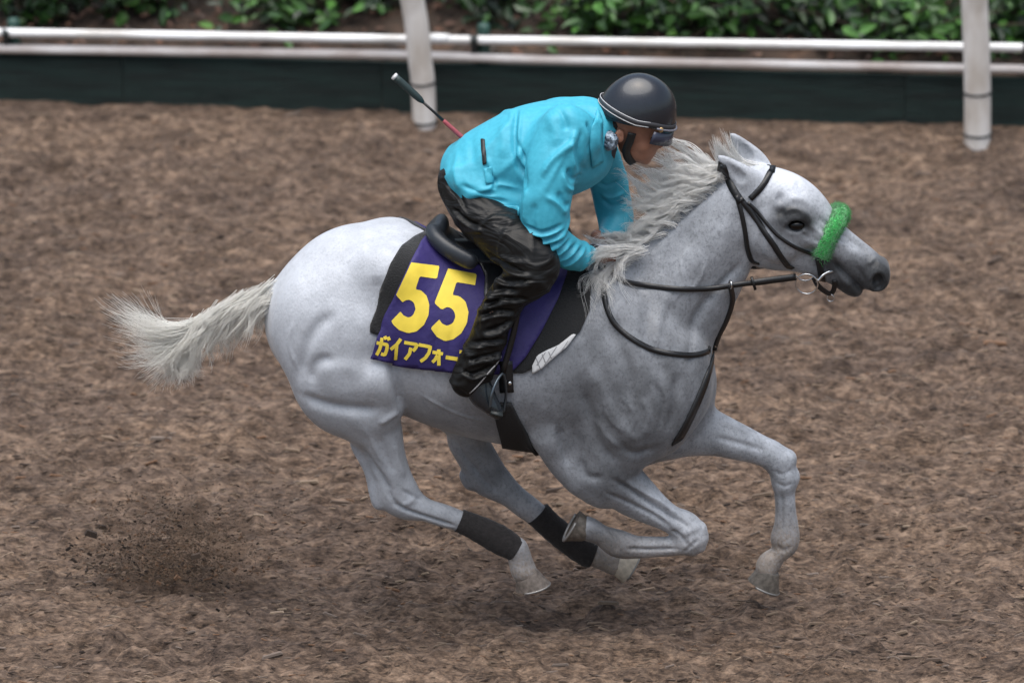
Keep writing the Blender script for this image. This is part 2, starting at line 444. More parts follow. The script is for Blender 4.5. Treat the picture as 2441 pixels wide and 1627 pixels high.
cx_, cy_ = r.uniform(-2.7, 2.7, n), r.uniform(-1.2, 6.2, n)
keep = cy_ < fence_y(cx_)-.02; cx_, cy_ = cx_[keep], cy_[keep]; n = len(cx_)
pal = .85*np.array([(.17,.125,.092),(.22,.16,.115),(.115,.083,.064),(.29,.22,.16),(.06,.043,.034),(.20,.115,.07),(.19,.15,.125),(.03,.022,.018)])
cl = pal[r.choice(8, n, p=[.28,.16,.24,.03,.11,.06,.10,.02])]*r.uniform(.8, 1.15, (n, 1))
sz = r.lognormal(-4.75, .50, n)
V, F, c = chips(np.stack([cx_, cy_, ground_z(cx_, cy_)+.003], 1), sz*2.1, sz*r.uniform(.3, .55, n), sz*.25, r.normal(0, .18, n), r.normal(0, .22, n), cl)
ch = mesh_obj('wood_chips', V, F, mchip, smooth=False, colors=c); ch['kind'] = 'stuff'; ch['label'] = 'loose wood chips and clods strewn over the brown track'; ch['category'] = 'wood chips'
# dirt thrown up behind the hind hooves
n = 9000; q = r.normal(0, 1, (n, 3)); c0 = G(410, 1395)+np.array([0, 0, .06])
pos = c0+np.stack([q[:, 0]*.165, q[:, 1]*.14, np.abs(q[:, 2])*.125], 1)
sz = r.lognormal(-6.35, .60, n)
m_ = 150; tt = r.uniform(0, 1, m_); A_ = G(585, 1425)
pos[:m_] = A_+np.stack([-tt*.62+r.normal(0, .05, m_), r.normal(0, .10, m_), .03+.30*tt*(1.35-tt)*r.uniform(.4, 1.5, m_)], 1); sz[:m_] = r.lognormal(-5.05, .45, m_)
V, F, c = chips(pos, sz*1.8, sz, sz*.8, r.uniform(-.6, .6, n), r.uniform(-.8, .8, n), pal[r.choice([0, 2, 4, 7, 5], n)]*.7)
fd = mesh_obj('flying_dirt', V, F, mchip, smooth=False, colors=c); fd['kind'] = 'stuff'; fd['label'] = 'spray of dark dirt kicked up behind the horse'; fd['category'] = 'dirt'

# the finer dust hanging in that spray
md = bpy.data.materials.new('brown_dust'); md.use_nodes = True; t = md.node_tree; t.nodes.clear()
o_ = t.nodes.new('ShaderNodeOutputMaterial'); pv = t.nodes.new('ShaderNodeVolumePrincipled'); pv.inputs['Color'].default_value = (.22, .15, .105, 1); t.links.new(pv.outputs[0], o_.inputs['Volume'])
tc = t.nodes.new('ShaderNodeTexCoord'); gr = t.nodes.new('ShaderNodeTexGradient'); gr.gradient_type = 'SPHERICAL'; mp = t.nodes.new('ShaderNodeMapping'); mp.inputs['Scale'].default_value = (1/.42, 1/.30, 1/.30)
t.links.new(tc.outputs['Object'], mp.inputs[0]); t.links.new(mp.outputs[0], gr.inputs[0])
nn = t.nodes.new('ShaderNodeTexNoise'); nn.inputs['Scale'].default_value = 7; nn.inputs['Detail'].default_value = 5; t.links.new(tc.outputs['Object'], nn.inputs[0])
m1 = t.nodes.new('ShaderNodeMapRange'); m1.inputs[1].default_value = .42; m1.inputs[2].default_value = .75; m1.inputs[3].default_value = .05; m1.inputs[4].default_value = 1.0; t.links.new(nn.outputs[0], m1.inputs[0])
m2 = t.nodes.new('ShaderNodeMath'); m2.operation = 'MULTIPLY'; t.links.new(gr.outputs[1], m2.inputs[0]); t.links.new(m1.outputs[0], m2.inputs[1])
m3 = t.nodes.new('ShaderNodeMath'); m3.operation = 'MULTIPLY'; m3.inputs[1].default_value = 7.0; t.links.new(m2.outputs[0], m3.inputs[0]); t.links.new(m3.outputs[0], pv.inputs['Density'])
bmx = bmesh.new(); bmesh.ops.create_icosphere(bmx, subdivisions=3, radius=1); me_ = bpy.data.meshes.new('dust')
for v_ in bmx.verts: v_.co.x *= .42; v_.co.y *= .30; v_.co.z *= .30
bmx.to_mesh(me_); bmx.free(); me_.materials.append(md); du = bpy.data.objects.new('dust', me_); COL.objects.link(du); du.location = c0+np.array([.02, 0, .08])
du['kind'] = 'stuff'; du['label'] = 'brown dust hanging in the kicked up dirt'; du['category'] = 'dust'

# ================================================================== bank behind the fence
mbank, t, b = mat_new('bank_soil'); tc = t.nodes.new('ShaderNodeTexCoord')
na = nz(9, (.7, 1, 1), 6, .65); ca = ramp(na.outputs[0], [(.35, (.020, .015, .011)), (.55, (.055, .036, .025)), (.72, (.12, .07, .045))])
t.links.new(ca.outputs[0], b.inputs['Base Color']); b.inputs['Roughness'].default_value = .95
bp = t.nodes.new('ShaderNodeBump'); bp.inputs['Strength'].default_value = 1; bp.inputs['Distance'].default_value = .03; t.links.new(na.outputs[0], bp.inputs['Height']); t.links.new(bp.outputs[0], b.inputs['Normal'])
bx = np.r_[np.arange(-60, -4, 4.0), np.arange(-4, 4.01, .1), np.arange(8, 61, 4.0)]; bd = np.r_[np.arange(.05, 3.5, .08), np.arange(3.6, 40, 3.0)]
BX, BD = np.meshgrid(bx, bd, indexing='ij'); bn = fnoise(6, 5, 31, (len(bx), len(bd)), 1.0)
BZ = .20+.32*np.minimum(BD, 9)+.02*bn*np.clip(BD*4, 0, 1)
idx = np.arange(BX.size).reshape(BX.shape); F = np.stack([idx[:-1, :-1], idx[1:, :-1], idx[1:, 1:], idx[:-1, 1:]], -1).reshape(-1, 4)
bank = mesh_obj('bank', np.stack([BX, fence_y(BX)+BD, BZ], -1).reshape(-1, 3), F, mbank); bank['kind'] = 'structure'; bank['label'] = 'dark earth bank rising behind the low fence'
def bank_z(d): return .20+.32*d
# leaf litter
M_none = None
mleafd, t, b = mat_new('dead_leaf'); at = t.nodes.new('ShaderNodeVertexColor'); at.layer_name = 'col'; t.links.new(at.outputs[0], b.inputs['Base Color']); b.inputs['Roughness'].default_value = .6
def leaves(pos, size, nrm, az, cols, fold=.25):
    """each leaf: pointed oval, folded on its rib"""
    n = len(pos); base = np.array([(-.5,0,0),(-.2,.24,fold*.3),(.15,.22,fold*.3),(.55,0,-.08),(.15,-.22,fold*.3),(-.2,-.24,fold*.3)])
    nrm = nrm/np.linalg.norm(nrm, axis=1, keepdims=True)
    a = np.stack([np.cos(az), np.sin(az), np.zeros(n)], 1); a = a-(a*nrm).sum(1, keepdims=True)*nrm; a /= np.linalg.norm(a, axis=1, keepdims=True)+1e-9
    bb = np.cross(nrm, a)
    V = pos[:, None]+size[:, None, None]*(base[None, :, 0:1]*a[:, None]+base[None, :, 1:2]*bb[:, None]+base[None, :, 2:3]*nrm[:, None])
    f = np.array([(0,1,2,3),(0,3,4,5)])[:, ::-1]
    return V.reshape(-1, 3), (f[None]+6*np.arange(n)[:, None, None]).reshape(-1, 4), np.repeat(cols, 6, 0)
n = 5200; x = r.uniform(-4, 4, n); d = r.uniform(.05, 2.6, n)**1.0
pal2 = np.array([(.08,.036,.02),(.045,.023,.015),(.12,.058,.034),(.025,.016,.011),(.17,.10,.065)])
V, F, c = leaves(np.stack([x, fence_y(x)+d, bank_z(d)+.025+.01*r.random(n)], 1), r.uniform(.025, .06, n), np.stack([r.normal(0,.35,n), r.normal(-.3,.35,n), np.ones(n)], 1), r.uniform(0, 6.28, n), pal2[r.choice(5, n, p=[.25,.3,.12,.28,.05])])
ll = mesh_obj('leaf_litter', V, F, mleafd, smooth=False, colors=c); ll['kind'] = 'stuff'; ll['label'] = 'brown dead leaves covering the bank'; ll['category'] = 'leaves'
# shrubs
mleaf, t, b = mat_new('shrub_leaf'); at = t.nodes.new('ShaderNodeVertexColor'); at.layer_name = 'col'; t.links.new(at.outputs[0], b.inputs['Base Color'])
b.inputs['Roughness'].default_value = .38; b.inputs['Specular IOR Level'].default_value = .5
b.inputs['Subsurface Weight'].default_value = .0
M_stem = mat('shrub_stem', (.07, .05, .035), .85, noise=.4, nscale=60)
pal3 = np.array([(.013,.038,.008),(.022,.062,.011),(.036,.098,.016),(.007,.018,.006),(.055,.125,.022)])
def shrub(px, d, w, h, nl, label, seed, bright=0, lo=.05):
    rr = np.random.default_rng(seed); x0 = P(px, 60, fence_y(0)+d)[0]; y0 = fence_y(x0)+d; z0 = bank_z(d)
    s = thing('shrub', label, 'shrub', (x0, y0, z0), 'shrubs growing on the bank')
    ns = 16; tips = np.stack([rr.normal(0, .5, ns)*w, rr.normal(0, .3, ns)*w-.1*w, rr.uniform(.35, 1, ns)*h], 1); parts = []
    L = []
    for k in range(ns):
        p0 = np.array([rr.normal(0, .06), rr.normal(0, .06), -.05]); m = tips[k]*.5+np.array([0, 0, .12*h]); pts = bez(p0, p0*.5+m*.5, m, tips[k], 7)
        parts.append(tube(pts+np.array([x0, y0, z0]), np.linspace(.009, .003, 7), 5))
        q = rr.uniform(lo, 1, nl//ns); j = np.clip((q*6).astype(int), 0, 5); a = (q*6-j)[:, None]
        L.append(pts[j]*(1-a)+pts[j+1]*a+rr.normal(0, .085, (len(q), 3))*np.array([1.2, 1, .8]))
    v, f = merge(parts); mesh_obj('stem', v, f, M_stem, s)
    L = np.vstack(L); n = len(L); cp = np.array([.26,.30,.22,.12,.10]) if bright else np.array([.35,.24,.10,.28,.03])
    cols = pal3[rr.choice(5, n, p=cp)]*rr.uniform(.75, 1.2, (n, 1))*(1.5 if bright else .9)
    V, F, c = leaves(L+np.array([x0, y0, z0]), rr.uniform(.045, .105, n), np.stack([rr.normal(0,.5,n), rr.normal(-.45,.45,n), np.full(n, .8)], 1), rr.uniform(0, 6.28, n), cols)
    mesh_obj('foliage', V, F, mleaf, s, smooth=False, colors=c)
SH = [(60,.42,.55,.42,420,'dark leafy shrub above the left end of the white rails',0),
      (330,.50,.55,.40,420,'dark green shrub between the left fence peg and the bright shrub',0),
      (690,.40,.50,.40,460,'bright green shrub just left of the left white post, behind the rails',1),
      (900,.55,.45,.45,360,'shrub directly behind the top of the left white post',0),
      (1170,.48,.50,.42,420,'dark shrub just right of the left white post above the green peg',0),
      (1420,.38,.50,.42,480,'leafy shrub behind the rails above the rider\'s helmet',1),
      (1680,.36,.52,.44,520,'bright green shrub halfway between the helmet and the right white post',1),
      (1930,.45,.50,.40,420,'dark shrub between two bright ones, left of the right white post',0),
      (2110,.30,.50,.40,560,'bright shrub with leaves hanging to the rail, just left of the right post',1),
      (2400,.36,.52,.45,520,'green shrub right of the right white post at the picture edge',1)]
for i, (px, d, w, h, nl, lb, br) in enumerate(SH): shrub(px, d, w, h, nl, lb, 100+i, br)
for i, (px, d, w, h, lb) in enumerate([(200,.95,.8,.6,'far shrub higher on the bank at the left'),(800,.95,.8,.6,'far shrub higher on the bank left of centre'),(1300,.95,.8,.6,'far shrub higher on the bank at the centre'),(1830,.95,.8,.6,'far shrub higher on the bank right of centre'),(2300,.95,.8,.6,'far shrub higher on the bank behind the right post')]): shrub(px, d, w, h, 520, lb, 150+i, i > 2)

# ================================================================== fence
M_white = mat('white_pipe', (.84, .85, .86), .35, noise=.22, nscale=9, var=(.52,.50,.47), stretch=(.4, 1, 1))
M_old = mat('weathered_pipe', (.72, .69, .68), .5, noise=.5, nscale=7, var=(.45,.38,.35), stretch=(.5, 1, 1))
M_peg = mat('green_peg', (.025, .075, .06), .5, noise=.3, nscale=30)
M_clamp = mat('dark_clamp', (.02, .025, .025), .5)
M_post = mat('ivory_post', (.74, .71, .68), .42, noise=.3, nscale=11, var=(.52,.47,.42), stretch=(1, 1, .35))
M_strap = mat('black_strap', (.012, .012, .012), .5)
def on_fence(px, py, dy=0.0):
    y = fence_y(P(px, py, fence_y(0))[0])+dy; return P(px, py, y)
def rail(name, pts, rad, m, label, cat='rail', dy=-.03):
    c = np.array([on_fence(a, b, dy) for a, b in pts]); a = c[0]+(c[0]-c[-1])*1.0; z = c[-1]+(c[-1]-c[0])*1.0
    c = resample(np.vstack([a, c, z]), .3); v, f = tube(c, rad, 16); o = mesh_obj(name, v, f, m); tag(o, label, cat); return rebase(o, c[0])
rail('upper_rail', [(0,78),(969,94),(1241,97),(2434,114)], .0205, M_white, 'clean white upper pipe of the low double rail', 'rail')
rail('lower_rail', [(0,117),(969,131),(1241,142),(2434,165)], .0205, M_old, 'dirty weathered lower pipe of the low double rail', 'rail', -.015)
v, f = tube(np.array([on_fence(1026, 91.5, -.03), on_fence(1048, 92, -.03), on_fence(1071, 92.4, -.03)]), [.0235, .0245, .0215], 14)
sl = mesh_obj('pipe_sleeve', v, f, M_white); tag(sl, 'short thicker joint sleeve on the upper pipe right of the left white post', 'sleeve'); rebase(sl, on_fence(1026, 91, -.03))
def peg(px, py, pcl, label):
    top = on_fence(px, py, .03); base = np.array([top[0], top[1], .0]); s = thing('fence_peg', label, 'fence peg', base, 'green pegs holding the low rails')
    z = np.array([(0, .03), (top[2]-.05, .03), (top[2]-.02, .031), (top[2]-.005, .026), (top[2], .012)])
    v, f = tube(np.array([[top[0], top[1], q] for q in z[:, 0]]), z[:, 1], 14, up=(1, 0, 0)); mesh_obj('post', v, f, M_peg, s)
    c = on_fence(pcl[0], pcl[1], -.03); parts = []
    v, f = tube(np.array([c+np.array([dx, 0, 0]) for dx in (-.017, .017)]), .024, 14); parts.append((v, f))
    parts.append(box((c[0], (c[1]+top[1])/2+.01, c[2]-.03), (.028, .05, .075)))
    v, f = merge(parts); mesh_obj('clamp', v, f, M_clamp, s)
peg(32, 43, (14, 80), 'green rounded fence peg at the far left end of the rails')
peg(1153, 55, (1130, 96), 'green rounded fence peg right of the left white post')
peg(2462, 75, (2447, 114), 'fence peg at the right picture edge')
# dark green boards with fine horizontal ribs
M_board = mat('green_board', (.011, .030, .026), .75, noise=.7, nscale=24, var=(.004,.010,.009), stretch=(.12, 1, 2.2), bump=.5, bscale=60)
xs = np.linspace(-6.6, 6.6, 12)
for i in range(11):
    x0, x1 = xs[i]+.002, xs[i+1]-.002
    if x1 < -2.75 or x0 > 2.75: continue
    nr = 22; zz = np.linspace(-.02, .235, nr*2+1); Vv, Ff = [], []
    for k, z in enumerate(zz):
        o = -.008 if k % 2 else 0.0
        for x in (x0, x1): Vv.append((x, fence_y(x)+o, z))
    for k in range(len(zz)-1): Ff.append((2*k, 2*k+1, 2*k+3, 2*k+2))
    n0 = len(Vv)
    for x in (x0, x1): Vv.append((x, fence_y(x)+.02, zz[-1]))
    for x in (x0, x1): Vv.append((x, fence_y(x)+.02, zz[0]))
    Ff += [(n0-2, n0-1, n0+1, n0), (n0, n0+1, n0+3, n0+2)]
    o = mesh_obj('kick_board', Vv, Ff, M_board, smooth=False)
    nm = {2:'off the left edge',3:'at the left of the picture',4:'left of the left white post',5:'behind the left white post and whip',6:'right of the helmet, above the horse\'s ears',7:'behind the right white post'}.get(i, 'end')
    tag(o, 'dark green ribbed board at the fence foot, '+nm, 'board', 'green boards along the fence foot'); rebase(o, (x0, fence_y(x0), 0))
# gooseneck posts
def goose(foot, pts, wpx, straps, label):
    b0 = G(*foot); y = b0[1]; c = np.array([P(a, b, y-.0) for a, b in pts]); c[0] = b0+np.array([0, 0, -.03])
    top = c[-1]; ex = [top+np.array([(top[0]-c[-2][0])*1.2, -.02, .22]), top+np.array([(top[0]-c[-2][0])*2, -.12, .42]), top+np.array([(top[0]-c[-2][0])*2.2, -.30, .52])]
    path = crom(np.vstack([c, ex]), 6); s = thing('gooseneck_post', label, 'post', b0, 'white gooseneck posts')
    v, f = tube(path, wpx/PPM/ .84/2, 24, up=(1, 0, 0)); mesh_obj('pole', v, f, M_post, s)
    for k, (a, b) in enumerate(straps):
        q = P(a, b, y); i = int(np.argmin(np.abs(path[:, 2]-q[2]))); i = min(max(i, 1), len(path)-2); tg_ = path[i+1]-path[i-1]; tg_ /= np.linalg.norm(tg_)
        f0 = (q[2]-path[i][2])/tg_[2]; cc = path[i]+tg_*f0
        v, f = ring(cc, wpx/PPM/.84/2+.001, .0055, tg_, 32, 6); mesh_obj('strap', v, f, M_strap, s)
goose((1012,303), [(1012,315),(1008,200),(1001,140),(993,60),(983,0)], 60, [(1010,196),(1012,289)], 'leaning white post behind the whip with two black straps')
goose((2330,350), [(2330,358),(2330,240),(2328,120),(2325,50),(2323,0)], 66, [(2330,219),(2330,318)], 'upright white post at the right with two black straps')
# ================================================================== the horse
HB = (0.0, 0.0, 0.0)
hf = Field((-1.0, -0.42, 0.05), (1.45, 0.42, 1.92), 0.0065)
def chain(spec, y=0.0, k=0.03, dens=5, f=hf, **kw):
    C, R, W = stations(spec, y, dens); f.chain(C, R, W, k=k, **kw)
# trunk: croup, loin, barrel, breast
chain([(800,758,172,.235),(868,745,212,.268),(930,745,217,.28),(1000,768,219,.285),(1080,802,221,.29),(1160,826,223,.295),
       (1250,842,226,.295),(1340,850,230,.28),(1420,860,233,.255),(1488,888,206,.235),(1538,905,166,.215)], 0, 0.02)
hf.ball(P(850,655,0), (.19,.17,.16), .06)                                     # croup
for sgn in (-1, 1):
    hf.ball(P(930,600,0)+np.array([0,sgn*.15,-.02]), (.11,.09,.09), .08)      # point of hip
chain([(1180,640,40,.05),(1290,632,44,.045),(1400,625,46,.04),(1470,640,46,.04)], 0, .10)   # spine and withers
# neck
chain([(1775,468,66,.066),(1743,522,84,.070),(1692,607,101,.080),(1626,692,124,.100),(1572,772,132,.130),(1515,832,150,.16),(1450,850,170,.18)], 0, .05)
chain([(1748,424,14,.02),(1700,468,18,.024),(1640,520,22,.028),(1570,578,26,.034),(1500,618,30,.042),(1440,645,34,.05)], 0, .07)   # crest
chain([(1765,425,1790,560,.05),(1700,500,1740,600,.062),(1610,585,1670,690,.08),(1540,650,1600,780,.11)], -.03, .05)
# breast: two rounded pectorals either side of the middle groove
for sgn, cx in ((-1, 1596), (1, 1612)):
    chain([(1632 if sgn < 0 else 1640,850,55,.07),(cx,930,92,.095),(cx-28,1015,70,.085)], sgn*.115, .05)
# shoulder blade and point of shoulder, both sides
for sgn in (-1, 1):
    dx = 0 if sgn < 0 else 40
    chain([(1452,700,36,.05,sgn*.12),(1490,790,66,.07,sgn*.15),(1540+dx,890,92,.09,sgn*.175),(1520+dx,985,100,.095,sgn*.175),(1475+dx,1040,78,.085,sgn*.175)], sgn*.175, .09)
# near foreleg: upper arm, forearm, folded knee, cannon, fetlock
chain([(1480,1010,95,.085,-.17),(1361,1158,1514,1102,.085,-.155),(1411,1176,1541,1125,.075,-.15),(1450,1196,1575,1164,.066,-.145),(1497,1218,1613,1202,.056,-.14),
       (1545,1240,1650,1231,.048,-.14),(1585,1262,1676,1246,.046,-.14),(1608,1296,1684,1262,.046,-.14)], -.15, .045)
chain([(1655,1280,30,.045),(1640,1290,29,.043),(1604,1278,1612,1322,.033),(1556,1279,1553,1327,.030),(1514,1277,1502,1329,.030),(1480,1270,1470,1324,.033)], -.14, .02)
chain([(1486,1298,30,.036),(1462,1290,31,.037),(1435,1276,24,.031),(1416,1266,26,.034),(1398,1258,29,.04)], -.14, .02)
for q_ in ((1672,1257,13,.030),(1670,1303,12,.028),(1650,1308,16,.034)): chain([q_], -.14, .014, 1)
for q_ in ((1884,1090,13,.030),(1890,1136,13,.028)): chain([q_], .14, .014, 1)
# far foreleg reaching forward
chain([(1590,985,95,.085,.15),(1690,962,1600,1072,.085,.15),(1728,988,1690,1082,.072,.145),(1786,1018,1740,1090,.060,.14),(1835,1045,1786,1098,.050,.14),
       (1872,1068,1815,1108,.048,.14),(1893,1108,1836,1130,.048,.14),(1896,1148,1842,1150,.044,.14)], .15, .045)
chain([(1868,1130,27,.044),(1894,1175,1847,1175,.033),(1896,1213,1849,1213,.030),(1902,1256,1846,1252,.031),(1905,1284,1838,1282,.036),(1899,1302,1842,1304,.036),
       (1880,1322,1832,1316,.032),(1862,1348,1808,1332,.034),(1850,1362,1802,1350,.038)], .14, .02)
chain([(1310,1040,44,.06,-.20),(1345,1100,40,.06,-.17),(1375,1140,34,.06,-.16)], -.17, .05)   # point of the elbow
# near hind leg
chain([(800,775,150,.13,-.125),(812,860,130,.135,-.14),(822,925,112,.125,-.15),(774,992,950,958,.105,-.155),(832,1030,961,1016,.082,-.155),(868,1076,965,1072,.066,-.15),
       (888,1124,979,1130,.055,-.148),(894,1180,997,1162,.050,-.145),(925,1214,1018,1182,.046,-.14),(975,1228,1045,1198,.039,-.14),(1040,1250,1078,1208,.032,-.14),
       (1085,1263,1102,1218,.030,-.14),(1150,1296,1176,1246,.030,-.14),(1212,1326,1242,1284,.034,-.14)], -.14, .04)
chain([(1232,1306,26,.036),(1238,1326,27,.034),(1244,1348,28,.037),(1250,1362,30,.043)], -.14, .015)
chain([(855,1060,20,.02),(880,1120,13,.014),(893,1170,14,.018),(905,1198,18,.026)], -.145, .015)      # hamstring tendon and point of hock
chain([(905,895,55,.05,-.235),(915,930,48,.05,-.225),(920,975,36,.045,-.205)], -.2, .05)               # stifle
# far hind leg
chain([(1000,860,120,.12),(1042,1000,1160,985,.10),(1066,1050,1166,1050,.075),(1095,1105,1190,1092,.058),(1108,1140,1212,1124,.052),(1140,1166,1232,1142,.046),
       (1179,1185,1255,1170,.038),(1224,1220,1276,1188,.032),(1258,1244,1296,1204,.030),(1315,1296,1345,1244,.030),(1380,1338,1412,1288,.033)], .14, .04)
chain([(1400,1316,25,.034),(1425,1328,24,.033),(1450,1338,25,.035),(1468,1344,27,.040)], .14, .015)
chain([(1108,1132,14,.02),(1122,1152,17,.024)], .14, .015)
# head
chain([(1815,452,60,.070),(1862,484,78,.098),(1902,514,77,.098),(1940,546,62,.078),(1980,576,50,.064),(2022,604,44,.055),(2058,632,43,.055),(2080,652,41,.060)], 0, .03)
chain([(1842,562,84,.082),(1898,585,62,.066),(1952,614,48,.056),(1998,643,38,.046),(2028,678,25,.040),(2040,690,17,.034)], 0, .012)
for sgn in (-1, 1):
    hf.ball(P(1852,560,sgn*.072), (.105,.045,.095), .04)                      # cheek
    hf.ball(P(1893,505,0)+np.array([0, sgn*.092, 0]), (.058,.03,.036), .03)   # eye socket bulge
    chain([(1880,545,14,.014),(1930,565,13,.014),(1975,588,10,.012)], sgn*.078, .03)   # facial crest
    hf.ball(P(2090,652,0)+np.array([0, sgn*.042, 0]), (.046,.032,.055), .02); hf.ball(P(2103,640,0)+np.array([0, sgn*.02, 0]), (.022,.03,.03), .02)
    hf.ball(P(2090,662,0)+np.array([.002, sgn*.068, 0]), (.026,.036,.040), .008, cut=True)   # nostril
    hf.ball(P(1896,516,0)+np.array([0, sgn*.116, 0]), (.040,.026,.024), .010, cut=True)  # eye opening
# ears laid back
ear_n = [(1792,434,26,.022),(1770,418,24,.021),(1748,402,20,.019),(1728,385,12,.012),(1714,374,4,.006)]
chain(ear_n, -.055, .02)
chain([(1762,424,16,.013),(1745,408,12,.011),(1728,392,6,.006)], -.078, .006, cut=True)
ear_f = [(1812,402,27,.022),(1797,382,26,.021),(1778,360,21,.019),(1758,336,12,.012),(1743,320,4,.006)]
chain(ear_f, .060, .02)
chain([(1782,372,15,.014),(1766,352,13,.012),(1752,334,6,.007)], .040, .006, cut=True)
# dock of the tail
chain([(690,708,32,.05),(650,704,25,.034),(600,718,18,.024),(540,740,15,.02),(480,770,12,.015),(455,800,8,.01)], 0, .035)

hV, hF = hf.mesh(2); hN = vnormals(hV, hF)
near = dict(ylim=(-9, 0.02))
S = lambda pts, r, d, y=-.22, ylim=(-9, .03): stroke(hV, hN, pts, r*.92, d*1.45, y, ylim)
# muscle relief, near flank
def swell(px, py, rx, ry, ang, d, y=-.22, ylim=(-9, .03)):
    """a rounded muscle standing out of the flank"""
    c = P(px, py, y); dx = (hV[:, 0]-c[0])*PPM; dz = -(hV[:, 2]-c[2])*PPM*CE; q_ = math.radians(ang)
    u = dx*math.cos(q_)+dz*math.sin(q_); w = -dx*math.sin(q_)+dz*math.cos(q_); g = (u/rx)**2+(w/ry)**2
    m_ = np.exp(-g*g*.9)*np.clip(-hN[:, 1]*1.6, 0, 1)*((hV[:, 1] > ylim[0]) & (hV[:, 1] < ylim[1])); hV[:] += hN*(m_*d)[:, None]
swell(812,805,88,72,-35,.017); swell(835,890,82,44,8,.015); swell(905,905,42,52,20,.010)
swell(690,800,48,120,8,.010); swell(875,985,55,38,30,.010); swell(930,640,80,60,20,.006)
S([(712,905),(722,850),(738,800),(765,762),(800,738)], 15, -.010)
S([(742,905),(748,868),(765,846),(800,838)], 14, -.010)
S([(722,940),(760,950),(810,958),(860,962),(905,962)], 15, -.014)
S([(905,1000),(930,985),(952,975)], 9, .007)
S([(640,690),(636,740),(633,800)], 7, -.006, y=-.05)
S([(938,830),(940,870),(952,920),(964,980)], 14, -.022)                           # flank fold
S([(895,650),(905,720),(908,790)], 20, -.009)
S([(862,1052),(882,1090),(912,1130),(935,1170)], 8, -.009, y=-.16)                # gaskin groove
S([(905,1020),(920,1070),(940,1120)], 10, -.006, y=-.16)
S([(940,1040),(950,1090),(965,1130)], 7, .005, y=-.16)
S([(935,1192),(985,1215),(1040,1236),(1085,1250)], 4.5, -.010, y=-.16); S([(925,1160),(940,1185),(965,1205)], 5, -.006, y=-.16); S([(960,1160),(985,1178),(1010,1192)], 5, -.006, y=-.16)
S([(955,1195),(975,1190),(990,1180)], 8, .004, y=-.16)
# shoulder, breast and forearm
S([(1450,760),(1475,820),(1500,880),(1500,960)], 18, -.009)
S([(1545,720),(1545,790),(1565,850),(1600,900)], 20, -.008)
S([(1380,900),(1410,980),(1430,1050),(1470,1090)], 16, -.012)
S([(1400,860),(1440,930),(1480,1000),(1530,1040)], 16, .008)
S([(1470,1040),(1510,1070),(1560,1060)], 12, -.009)
S([(1380,1090),(1400,1130),(1440,1130)], 10, -.007)
S([(1330,1010),(1345,1060),(1355,1110)], 12, -.012)
S([(1610,880),(1605,950),(1590,1020)], 12, -.008)
S([(1680,720),(1650,800),(1640,870)], 14, -.008, y=-.15)
S([(1600,700),(1570,760),(1560,820)], 16, .007, y=-.17)
S([(1460,1130),(1520,1175),(1580,1220),(1640,1258)], 7, -.013, y=-.2)
S([(1440,1160),(1500,1195),(1560,1230),(1600,1262)], 6, -.007, y=-.2)
S([(1490,1145),(1550,1185),(1610,1228)], 6, .005, y=-.2)
S([(1495,1305),(1540,1308),(1620,1306)], 4, -.009, y=-.17); S([(1600,1262),(1622,1275),(1640,1300)], 5, -.007, y=-.18); S([(1630,1318),(1645,1300),(1668,1282)], 4, -.005, y=-.18); S([(1450,1262),(1470,1285),(1470,1315)], 5, -.005, y=-.17)
S([(1620,1275),(1650,1262),(1672,1258)], 8, .004, y=-.18)
stroke(hV, hN, [(1700,1040),(1760,1058),(1830,1080)], 7, -.008, .07, (.04, .18))
stroke(hV, hN, [(1720,1010),(1790,1040),(1850,1068)], 6, .004, .07, (.04, .18))
stroke(hV, hN, [(1866,1175),(1864,1220),(1862,1268)], 4, -.010, .1, (.04, .18)); stroke(hV, hN, [(1845,1120),(1866,1128),(1888,1118)], 4, -.006, .1, (.04, .18)); stroke(hV, hN, [(1850,1150),(1870,1156),(1890,1150)], 4, -.005, .1, (.04, .18)); stroke(hV, hN, [(1850,1300),(1868,1312),(1890,1300)], 5, -.006, .1, (.04, .18))
stroke(hV, hN, [(1120,1100),(1150,1140),(1190,1175)], 8, -.008, .08, (.02, .2))
stroke(hV, hN, [(1080,1040),(1110,1090),(1140,1130)], 9, -.010, .08, (.02, .2))
swell(1475,1000,62,70,-20,.010); swell(1500,880,60,80,-10,.007); swell(1590,985,55,60,0,.008); swell(1620,800,40,110,18,.008, -.15); swell(1430,850,40,90,-15,.006); swell(1450,1135,60,34,25,.006, -.17)
S([(1420,990),(1450,1030),(1490,1060)], 8, .005); S([(1560,900),(1580,950),(1570,1010)], 7, -.006); S([(1530,930),(1545,980),(1535,1030)], 9, .005)
# neck: groove under the mane, jugular groove
S([(1735,430),(1690,470),(1640,515),(1560,590),(1530,620)], 8, -.008, y=-.09, ylim=(-9, .0))
S([(1770,640),(1730,680),(1680,730),(1640,790)], 12, -.008, y=-.12)
S([(1650,560),(1610,620),(1590,680)], 16, -.005, y=-.12)
# veins
for pts in ([(1655,610),(1625,650),(1632,700),(1600,745)],[(1690,640),(1670,690),(1640,720)],[(1900,560),(1930,585),(1950,610)],[(1960,560),(1990,590),(2030,610)],[(1000,930),(1080,975),(1160,1000)],[(1520,1150),(1565,1190),(1600,1232)],
            [(1480,930),(1510,970),(1500,1020)],[(1430,930),(1450,980),(1480,1010)],[(870,1010),(890,1060),(915,1110)],[(700,760),(690,820),(712,880)]):
    S(pts, 4.2, .0032)
# ribs
for i in range(7):
    S([(1010+34*i,760+6*i),(1000+34*i,850+8*i),(1020+34*i,940+10*i)], 8, -.0028, y=-.28)
